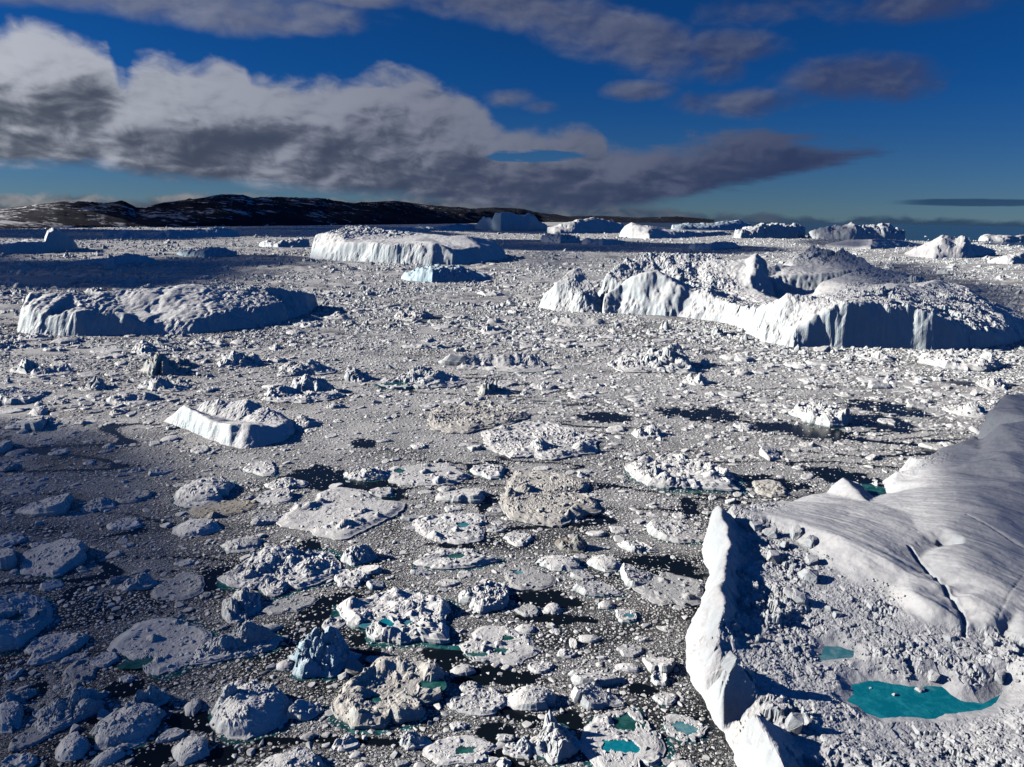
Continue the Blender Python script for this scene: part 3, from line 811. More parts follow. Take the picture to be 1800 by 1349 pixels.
co = [(545, 455), (560, 458), (594, 460), (678, 464), (761, 467), (803, 467), (845, 464), (875, 460), (892, 455), (890, 449), (840, 444), (740, 442), (640, 440), (570, 441), (545, 447)]
cp = []
cp += path([C(552, 456, 436, .2, 10), C(567, 458, 433, .2, 14), C(608, 460, 427, .2, 14), C(650, 462, 427, .3, 12), C(690, 464, 430, .4, 10), C(728, 465, 428, .4, 14), C(761, 466, 425, .2, 16), C(783, 466, 433, .1, 10), C(796, 467, 447, .1, 4)], 2)
cp += path([C(800, 466, 440, .05, 40), C(844, 463, 434, .05, 30), C(872, 459, 437, .05, 30), C(886, 456, 442, .1, 16)], 2)
cp += [C(556, 456, 413, .5, 60), C(575, 458, 411, .3, 80), C(594, 459, 404, .9, 120), C(622, 460, 399, 1, 150), C(640, 461, 404, 1, 140), C(656, 461, 411, .9, 120), C(600, 460, 416, .5, 60), C(680, 463, 421, .3, 100), C(728, 465, 424, .2, 70), C(747, 465, 418, .03, 150), C(790, 465, 415, .02, 170), C(817, 465, 414, .02, 170), C(858, 461, 421, .02, 150), C(830, 464, 426, .02, 80), C(870, 459, 428, .05, 90)]
o = field_berg('iceberg', co, cp, 2.4, M['berg'], 59, warp=(9.0, 36.0), rub=(6.0, 18.0), roll=(2.0, 60.0), fine=(1.6, 12.0), margin=30)
tag(o, 'tall white iceberg with a sunlit cliff and smooth domed top, centre left distance', 'iceberg', None, 'domed white iceberg', (720, 445))

# farther bergs: waterline, skyline
FAR = [
    ('pale blue iceberg with a raised horn at its right end, by the left edge', 'horned iceberg', (70, 430), 'berg', [(-40, 449), (20, 448), (80, 446), (138, 441)], [(-40, 424), (0, 426), (60, 423), (82, 423), (88, 408), (98, 401), (108, 404), (118, 413), (132, 424), (138, 434)], .55, .10, .03),
    ('small shaded blue ridge of ice in front of the domed white iceberg', 'shaded blue ridge', (785, 485), 'berg_blue_shade', [(705, 494), (760, 498), (830, 496), (866, 491)], [(705, 488), (722, 480), (745, 472), (760, 470), (785, 471), (805, 471), (830, 480), (866, 488)], .45, .2, .09),
    ('dark blue castle-shaped iceberg standing highest on the skyline', 'castle-shaped iceberg', (895, 390), 'berg_blue_shade', [(836, 404), (880, 407), (930, 407), (962, 405)], [(836, 397), (842, 391), (850, 383), (866, 385), (870, 376), (890, 374), (905, 377), (915, 381), (930, 376), (940, 381), (946, 390), (962, 398)], .5, .12, .04),
    ('broad smooth white iceberg right of the castle-shaped one', 'broad smooth iceberg', (1040, 400), 'berg', [(962, 412), (1010, 412), (1060, 410), (1100, 409)], [(962, 402), (985, 395), (1000, 391), (1022, 387), (1045, 384), (1070, 390), (1092, 393), (1100, 400)], .5, .35, .04),
    ('white wedge iceberg tapering to a long flat tail', 'tapering wedge iceberg', (1130, 408), 'berg', [(1090, 419), (1140, 421), (1180, 420), (1284, 414)], [(1090, 412), (1098, 398), (1108, 393), (1130, 399), (1150, 402), (1180, 406), (1220, 408), (1262, 407), (1284, 411)], .4, .2, .05),
    ('jagged heap of white ice below the broad smooth iceberg', 'jagged heap', (985, 420), 'berg', [(950, 427), (985, 429), (1020, 426)], [(950, 421), (960, 412), (972, 415), (985, 416), (1000, 415), (1020, 421)], .5, .3, .14),
    ('low white ice slab with a bright cliff facing the jagged heap', 'low bright slab', (1060, 424), 'berg', [(1022, 431), (1060, 432), (1100, 429)], [(1022, 424), (1032, 419), (1045, 422), (1075, 421), (1100, 426)], .5, .2, .08),
    ('row of broken white ice peaks on the right skyline, left of the pyramid', 'row of broken peaks', (1480, 410), 'berg', [(1420, 420), (1500, 422), (1590, 423)], [(1420, 413), (1440, 404), (1455, 400), (1470, 402), (1482, 398), (1495, 397), (1510, 399), (1540, 399), (1558, 399), (1575, 404), (1590, 414)], .45, .3, .10),
    ('white blocky iceberg on the skyline beside the row of broken peaks', 'blocky skyline iceberg', (1345, 408), 'berg', [(1290, 420), (1340, 420), (1415, 419)], [(1290, 410), (1305, 404), (1340, 397), (1365, 396), (1385, 398), (1400, 397), (1415, 406)], .45, .2, .10),
    ('pale blue pyramid-shaped iceberg near the right edge', 'pyramid iceberg', (1660, 435), 'berg', [(1582, 452), (1640, 456), (1700, 456), (1752, 446)], [(1582, 450), (1610, 436), (1630, 424), (1650, 410), (1660, 411), (1672, 416), (1690, 411), (1702, 426), (1722, 434), (1740, 438), (1752, 443)], .7, .75, .03),
    ('smooth grey-shaded ice hump between the row of broken peaks and the pyramid iceberg', 'smooth grey hump', (1540, 428), 'berg', [(1450, 436), (1530, 440), (1620, 434)], [(1450, 430), (1490, 423), (1540, 421), (1580, 423), (1620, 430)], .6, .5, .03),
    ('dark blue ice block just beyond the sprawling iceberg', 'dark blue block', (1260, 430), 'berg_blue_shade', [(1210, 440), (1250, 441), (1300, 437)], [(1210, 433), (1222, 429), (1240, 430), (1262, 426), (1285, 427), (1300, 433)], .4, .2, .08),
    ('shaded ice bergy bit with a blue front wall, left of the domed white iceberg', 'blue-fronted bit', (365, 448), 'berg_blue_shade', [(310, 452), (360, 455), (418, 452)], [(310, 447), (325, 441), (345, 443), (372, 436), (395, 437), (418, 446)], .45, .25, .09),
    ('low dark-blue ice hummock in cloud shade, left of the blue-fronted bit', 'low dark hummock', (210, 458), 'berg_blue_shade', [(130, 464), (200, 467), (278, 463)], [(130, 461), (160, 458), (205, 454), (225, 447), (245, 448), (278, 459)], .4, .3, .07),
    ('white ice heap rising against the left end of the domed white iceberg', 'white heap', (500, 430), 'berg', [(455, 435), (490, 437), (545, 436)], [(455, 431), (470, 424), (485, 428), (510, 424), (530, 420), (545, 424)], .5, .3, .1),
    ('white iceberg cut by the right edge, right of the pyramid', 'right-edge iceberg', (1780, 455), 'berg', [(1735, 466), (1780, 468), (1850, 464)], [(1735, 461), (1760, 452), (1775, 450), (1795, 446), (1820, 444), (1850, 452)], .5, .3, .09),
    ('long low white ice line far behind the pyramid iceberg', 'long low line', (1770, 420), 'berg', [(1720, 424), (1770, 425), (1850, 424)], [(1720, 419), (1735, 413), (1750, 414), (1770, 416), (1800, 415), (1850, 419)], .3, .3, .1),
    ('grey sloping iceberg far off between the wedge and the blocky skyline iceberg', 'grey sloping iceberg', (1230, 398), 'berg_blue_shade', [(1180, 404), (1230, 404), (1320, 404)], [(1180, 398), (1215, 394), (1240, 396), (1270, 390), (1300, 389), (1320, 396)], .4, .4, .07),
    ('bluish wall of far ice along the foot of the dark hills', 'bluish far wall', (310, 408), 'berg_blue_shade', [(180, 420), (300, 420), (420, 417)], [(180, 413), (220, 410), (260, 412), (310, 407), (360, 405), (395, 401), (420, 408)], .25, .4, .10),
    ('ragged blue ice strip under the hills, left of the castle-shaped iceberg', 'ragged blue strip', (740, 402), 'berg_blue_shade', [(660, 408), (740, 408), (835, 406)], [(660, 403), (700, 402), (740, 400), (770, 401), (800, 396), (835, 398)], .25, .4, .12),
]
for i, (lab, short, at, mt, base, tops, dep, fr, rg) in enumerate(FAR):
    o = ridge_berg('iceberg', base, tops, M[mt], 100 + i * 7, depth=dep, front=fr, rough=rg)
    tag(o, lab, 'iceberg', 'icebergs in the far pack', short, at)

# ------------------------------------------------------------------ floes
def outline_fn(seed, k=7, ang=0.6, lump=0.10):
    """Plan of a floe as radius by angle: a worn polygon."""
    rs = np.random.RandomState(seed)
    ph = np.sort(rs.uniform(0, 2 * math.pi, k)) * 0.5 + np.arange(k) * 2 * math.pi / k * 0.5 + rs.uniform(0, 6.28)
    dd = rs.uniform(0.72, 1.0, k)
    f = rs.uniform(0, 6.28, 6); am = rs.uniform(0.3, 1.0, 6)
    nb = rs.randint(1, 4); bt = rs.uniform(0, 6.28, nb); bw = rs.uniform(0.12, 0.4, nb); bd = rs.uniform(0.06, 0.28, nb)

    def R(t):
        best = np.full(np.shape(t), 1.22)
        for p, d in zip(ph, dd):
            c = np.cos(t - p)
            best = np.minimum(best, np.where(c > 0.05, d / np.maximum(c, 0.05), 9))
        r = best * ang + (1 - ang) * 0.97
        for n in range(6):
            r = r + lump * am[n] * np.sin((n + 2) * t + f[n]) / (1 + 0.6 * n)
        for q, w, dd_ in zip(bt, bw, bd):
            e = np.abs((t - q + math.pi) % (2 * math.pi) - math.pi) / w
            r = r - dd_ * np.clip(1 - e, 0, 1)
        r = r + 0.05 * perlin(np.cos(t) * 3.5 + seed % 97, np.sin(t) * 3.5, seed) + 0.03 * perlin(np.cos(t) * 9 + seed % 89, np.sin(t) * 9, seed + 1)
        return np.maximum(r, 0.3)
    return R


def floe_mesh(a, b, H, style, seed, mat, nr=22, nt=56, ponds=(), free=0.8, rub=1.0, R=None, smooth=False, pk=None):
    """a, b half width and half depth, H top height in metres; ponds (u, v, ru, rv) in units of the plan. Returns mesh, R and pond levels."""
    rs = np.random.RandomState(seed)
    R = R or outline_fn(seed, rs.randint(4, 8), rs.uniform(0.6, 0.95), rs.uniform(0.04, 0.10))
    t = np.linspace(0, 2 * math.pi, nt, endpoint=False)
    Rt = R(t)
    s = np.linspace(0, 1, nr + 1)[1:] ** 0.85
    jag = 1 + 0.035 * fbm(np.cos(t) * 6 + seed, np.sin(t) * 6, seed, 3)
    U = s[:, None] * (Rt * jag)[None, :] * np.cos(t)[None, :]; Vv = s[:, None] * (Rt * jag)[None, :] * np.sin(t)[None, :]
    U = np.vstack([np.zeros((1, nt)), U]); Vv = np.vstack([np.zeros((1, nt)), Vv]); ss = np.r_[0, s][:, None] * np.ones((1, nt))
    L = math.sqrt(a * b)
    X, Y = U * a, Vv * b
    th = rs.uniform(0, 6.28)
    fr = min(free, 0.75 * H)
    lump = 0.5 + 0.5 * fbm(U * 1.6 + seed, Vv * 1.6, seed + 1, 3) * 1.8
    if style == 'flat':
        h = fr + (H - fr) * np.clip(lump, 0, 1.2) ** 2.2
    elif style == 'plate':
        h = fr + 0.35 * np.clip(lump, 0, 1.2)
    elif style == 'dome':
        h = fr * 0.6 + (H - fr * 0.6) * np.clip(1 - (U - 0.05) ** 2 * 1.05 - (Vv - 0.1) ** 2 * 1.05, 0, 1) ** 0.75 * (0.9 + 0.2 * lump)
    elif style == 'peak':
        h = fr * (0.7 + 0.4 * lump)
        for q in (pk or [(rs.uniform(-.4, .4), rs.uniform(-.3, .4), rs.uniform(.4, .6), 1.0), (rs.uniform(-.7, .7), rs.uniform(-.4, .5), rs.uniform(.3, .45), rs.uniform(.5, .85)), (rs.uniform(-.7, .7), rs.uniform(-.5, .3), rs.uniform(.25, .4), rs.uniform(.3, .7)), (rs.uniform(-.7, .7), rs.uniform(-.5, .5), rs.uniform(.2, .35), rs.uniform(.3, .8))]):
            dx, dy = U - q[0], Vv - q[1]
            d = np.sqrt(dx * dx + dy * dy) / q[2] * (1 + 0.75 * fbm(U * 3.2, Vv * 3.2, seed + 7, 4, 0.6))
            h = np.maximum(h, fr + (H - fr) * q[3] * np.clip(1.15 - d, 0, 1) ** 0.75 * (0.86 + 0.3 * blocks(U * 4.5 + 3, Vv * 4.5, seed + 8)))
    elif style == 'slab':
        k = U * math.cos(th) + Vv * math.sin(th)
        h = fr * 0.5 + (H - fr * 0.5) * np.clip(0.45 + 0.6 * k, 0.05, 1) * (0.9 + 0.15 * lump)
    elif style == 'west':          # high on the sunlit side
        k = -U * 0.9 + Vv * 0.35
        h = fr * 0.5 + (H - fr * 0.5) * np.clip(0.5 + 0.55 * k, 0.08, 1) * (0.85 + 0.2 * lump)
    elif style == 'ridge':
        th = 0.5 * math.pi * rs.uniform(-.35, .35) if pk is None else pk
        k = -U * math.sin(th) + Vv * math.cos(th); al = U * math.cos(th) + Vv * math.sin(th)
        k = k - 0.12 - 0.25 * fbm(al * 2.2, al * 0 + 3, seed + 2, 3)
        h = fr * (0.6 + 0.4 * lump) + (H - fr) * np.clip(1 - np.abs(k) / 0.42, 0, 1) ** 0.9 * (0.55 + 0.55 * (0.5 + fbm(al * 2.5 + 9, al * 0, seed + 3, 3)))
    elif style == 'rim':
        w = 0.30 + 0.55 * np.clip(0.5 + 0.75 * Vv - 0.25 * U, 0, 1) + 0.8 * fbm(U * 1.8 + 3, Vv * 1.8, seed + 16, 3)
        h = fr + (H - fr) * sstep(0.30, 0.8, ss + 0.3 * fbm(U * 2, Vv * 2, seed + 6, 3)) * np.clip(w, 0.05, 1)
    else:                          # 'rubble'
        h = fr * 0.8 + (H - fr) * (0.25 + 0.75 * np.clip(lump, 0, 1) * (1 - 0.5 * ss))
    bs = max(0.7, L * 0.15) if style != 'plate' else 1.5
    amp = rub * min(0.16 * L, 0.30 * H + 0.12) * {'plate': 1.3, 'rubble': 1.5, 'flat': .75, 'dome': .55, 'slab': .5, 'west': .5, 'ridge': .6, 'peak': .75, 'rim': .6}[style]
    h = h + amp * (0.7 * blocks(X / bs, Y / bs, seed + 11) * sstep(-0.15, 0.35, fbm(X / (3 * bs), Y / (3 * bs), seed + 14, 2)) + 0.32 * blocks(X / (bs * .4), Y / (bs * .4), seed + 12) * sstep(-0.25, 0.3, fbm(X / (2.5 * bs), Y / (2.5 * bs), seed + 18, 2)) + 0.20 * ridged(X / (bs * .5), Y / (bs * .5), seed + 13, 3))
    h = np.maximum(h, 0.25 * fr)
    nb = {'plate': 6, 'flat': 12, 'rubble': 16, 'rim': 8, 'peak': 6, 'dome': 3, 'slab': 3, 'west': 2, 'ridge': 4}[style]
    nb = int(nb * min(1.6, 0.35 + L / 14))
    for q in range(nb):
        ra, an = math.sqrt(rs.uniform(0, .7)), rs.uniform(0, 6.28)
        br = rs.uniform(0.35, 1.0) * (0.05 + 0.10 * rs.rand() ** 2) * L * 1.3; hb = br * rs.uniform(0.45, 1.0)
        dx, dy = X - ra * math.cos(an) * a, Y - ra * math.sin(an) * b
        dq = np.hypot(dx, dy) / br * (1 + 0.5 * perlin(X / br + q, Y / br, seed + q))
        h = h + hb * np.clip(1 - dq, 0, 1) ** 0.65
    if style == 'dome' and isinstance(pk, list):
        for (bu, bv, br, hb) in pk:
            dq = np.hypot(U - bu, Vv - bv) / br * (1 + 0.4 * perlin(U * 6, Vv * 6, seed + 5))
            h = h + hb * np.clip(1 - dq, 0, 1) ** 0.6
    edge = sstep(1.0, 0.84, ss)
    h = h * (0.42 + 0.58 * edge)
    levels = []
    for (pu, pv, ru, rv) in ponds:
        w = 1 + 0.75 * fbm(U * 4.5 + seed, Vv * 4.5, seed + 15, 3)
        d = np.sqrt(((U - pu) / ru) ** 2 + ((Vv - pv) / rv) ** 2) * w
        near = d < 1.35
        lev = max(0.15, float(np.median(h[near])) * 0.75 if near.any() else fr * 0.6)
        h = np.where(d < 1, np.minimum(h, lev - 0.06 - 0.5 * (1 - d)), np.where(d < 2.1, np.maximum(np.minimum(h, lev + 0.05 + (d - 1) * 2.0 * H), lev + 0.03 + 0.2 * (d - 1)), h))
        levels.append(lev)
    Vt = np.stack([X, Y, h], -1)
    Vt[0, :, :2] = 0; Vt[0, :, 2] = h[1].mean()
    # wall down to and under the water
    wob = 1 + 0.03 * fbm(np.cos(t) * 9, np.sin(t) * 9, seed + 22, 2)
    last = Vt[-1].copy()
    w1 = last.copy(); w1[:, :2] *= (1.012 * wob)[:, None]; w1[:, 2] = last[:, 2] * 0.45
    w2 = last.copy(); w2[:, :2] *= (0.99 * wob)[:, None]; w2[:, 2] = -0.6
    Vt = np.concatenate([Vt[1:], w1[None], w2[None]], 0)
    n = Vt.shape[0]
    verts = np.vstack([Vt.reshape(-1, 3), [[0, 0, float(h[1].mean())]]])
    idx = np.arange(n * nt).reshape(n, nt); nx_ = np.roll(idx, -1, 1)
    q = np.stack([idx[:-1].ravel(), idx[1:].ravel(), nx_[1:].ravel(), nx_[:-1].ravel()], 1)
    c = len(verts) - 1
    tri = np.stack([np.full(nt, c), idx[0], nx_[0], nx_[0]], 1)
    # centre fan as triangles: build separately then join
    me = bpy.data.meshes.new('ice')
    faces = np.concatenate([q, tri]); k4 = len(q)
    tot = np.r_[np.full(k4, 4), np.full(nt, 3)].astype(np.int32)
    st = np.r_[0, np.cumsum(tot)[:-1]].astype(np.int32)
    lv = np.concatenate([q.ravel(), tri[:, :3].ravel()]).astype(np.int32)
    me.vertices.add(len(verts)); me.vertices.foreach_set('co', verts.astype(np.float32).ravel())
    me.loops.add(len(lv)); me.loops.foreach_set('vertex_index', lv)
    me.polygons.add(len(tot)); me.polygons.foreach_set('loop_start', st); me.polygons.foreach_set('loop_total', tot)
    me.polygons.foreach_set('use_smooth', np.full(len(tot), smooth, bool))
    me.update(calc_edges=True); me.validate()
    me.materials.append(mat)
    global LAST_TOP
    LAST_TOP = (X, Y, h, ss)
    return me, R, levels


def disc_mesh(name, a, b, z, mat, seed, R=None, grow=1.0, n=28):
    t = np.linspace(0, 2 * math.pi, n, endpoint=False)
    r = (R(t) if R else 1 + 0.12 * np.sin(2 * t + seed) + 0.08 * np.sin(3 * t + 2 * seed)) * grow * (1 + 0.06 * np.sin(5 * t + seed) * (R is not None))
    V = np.vstack([np.c_[r * np.cos(t) * a, r * np.sin(t) * b, np.full(n, z)], [[0, 0, z]]])
    return mesh_from(name, V, np.array([[i, (i + 1) % n, n] for i in range(n)]), mat)


RUBBLE = []     # floes that carry loose debris
FLOES = []      # (x, y, a, b, rotation) of everything afloat, for packing


def place_floe(name, box, style, hf, mat='ice', ponds=(), foot=False, seed=0, free=None, rub=1.0, nr=None, pk=None):
    """Floe seen in the picture box (x0, y0, x1, y1); hf is the share of the box taken by its height."""
    x0, y0, x1, y1 = box
    yb = y0 + hf * (y1 - y0)
    cx, cy = (x0 + x1) / 2, (yb + y1) / 2
    P = ground(cx, cy)
    d = math.hypot(P[0], P[1])
    a = 0.5 * np.linalg.norm(ground(x1, cy) - ground(x0, cy))
    near, far = ground(cx, y1), ground(cx, yb)
    b = 0.5 * abs(math.hypot(far[0], far[1]) - math.hypot(near[0], near[1]))
    Pf = ground(cx, (cy + yb) / 2)
    H = max(0.5, height_at(Pf, y0 + 0.08 * (y1 - y0)) - 0.0) if hf > 0.12 else max(0.5, 0.09 * min(a, b) + 0.35)
    H = max(0.5, H * {'dome': .62, 'flat': .6, 'rim': .62, 'rubble': .75, 'slab': .8, 'west': .8}.get(style, .85) * (1.0 if y1 > 900 else 1.0 + 0.35 * min(1.0, (900 - y1) / 200)))
    free = free if free is not None else min(1.4, 0.35 + 0.05 * min(a, b))
    size = x1 - x0
    nr = nr or int(np.clip(size * 0.24, 9, 44)); nt = int(np.clip(size * 0.66, 28, 132))
    me, R, lv = floe_mesh(a / 1.02, b / 1.02, H, style, seed, M[mat], nr, nt, [p[:4] for p in ponds], free, rub, pk=pk)
    o = link(name, me)
    o.location = (P[0], P[1], 0.0)
    o.rotation_euler = (0, 0, -math.atan2(P[0], P[1]))
    for (p, l) in zip(ponds, lv):
        pd = link('melt_pond', disc_mesh('melt_pond', p[2] * a * 1.5, p[3] * b * 1.5, 0, M[p[4]], seed), o)
        pd.location = (p[0] * a, p[1] * b, l)
    if foot:
        ft = link('submerged_foot', disc_mesh('submerged_foot', a, b, 0.045, M['foot'], seed, R, 1.10), o)
        off = 0.05
        ft.location = (off * a, -off * b, 0)
    FLOES.append((P[0], P[1], a, b, math.atan2(P[0], P[1]), R))
    if size > 55 and style != 'ridge':
        RUBBLE.append((o, LAST_TOP, mat, a * b, seed, [(p[0] * a, p[1] * b, p[2] * a * 1.25, p[3] * b * 1.25) for p in ponds], math.hypot(P[0], P[1])))
    return o


G_, T_, Pp = 'pond_green', 'pond', 'pond_pale'
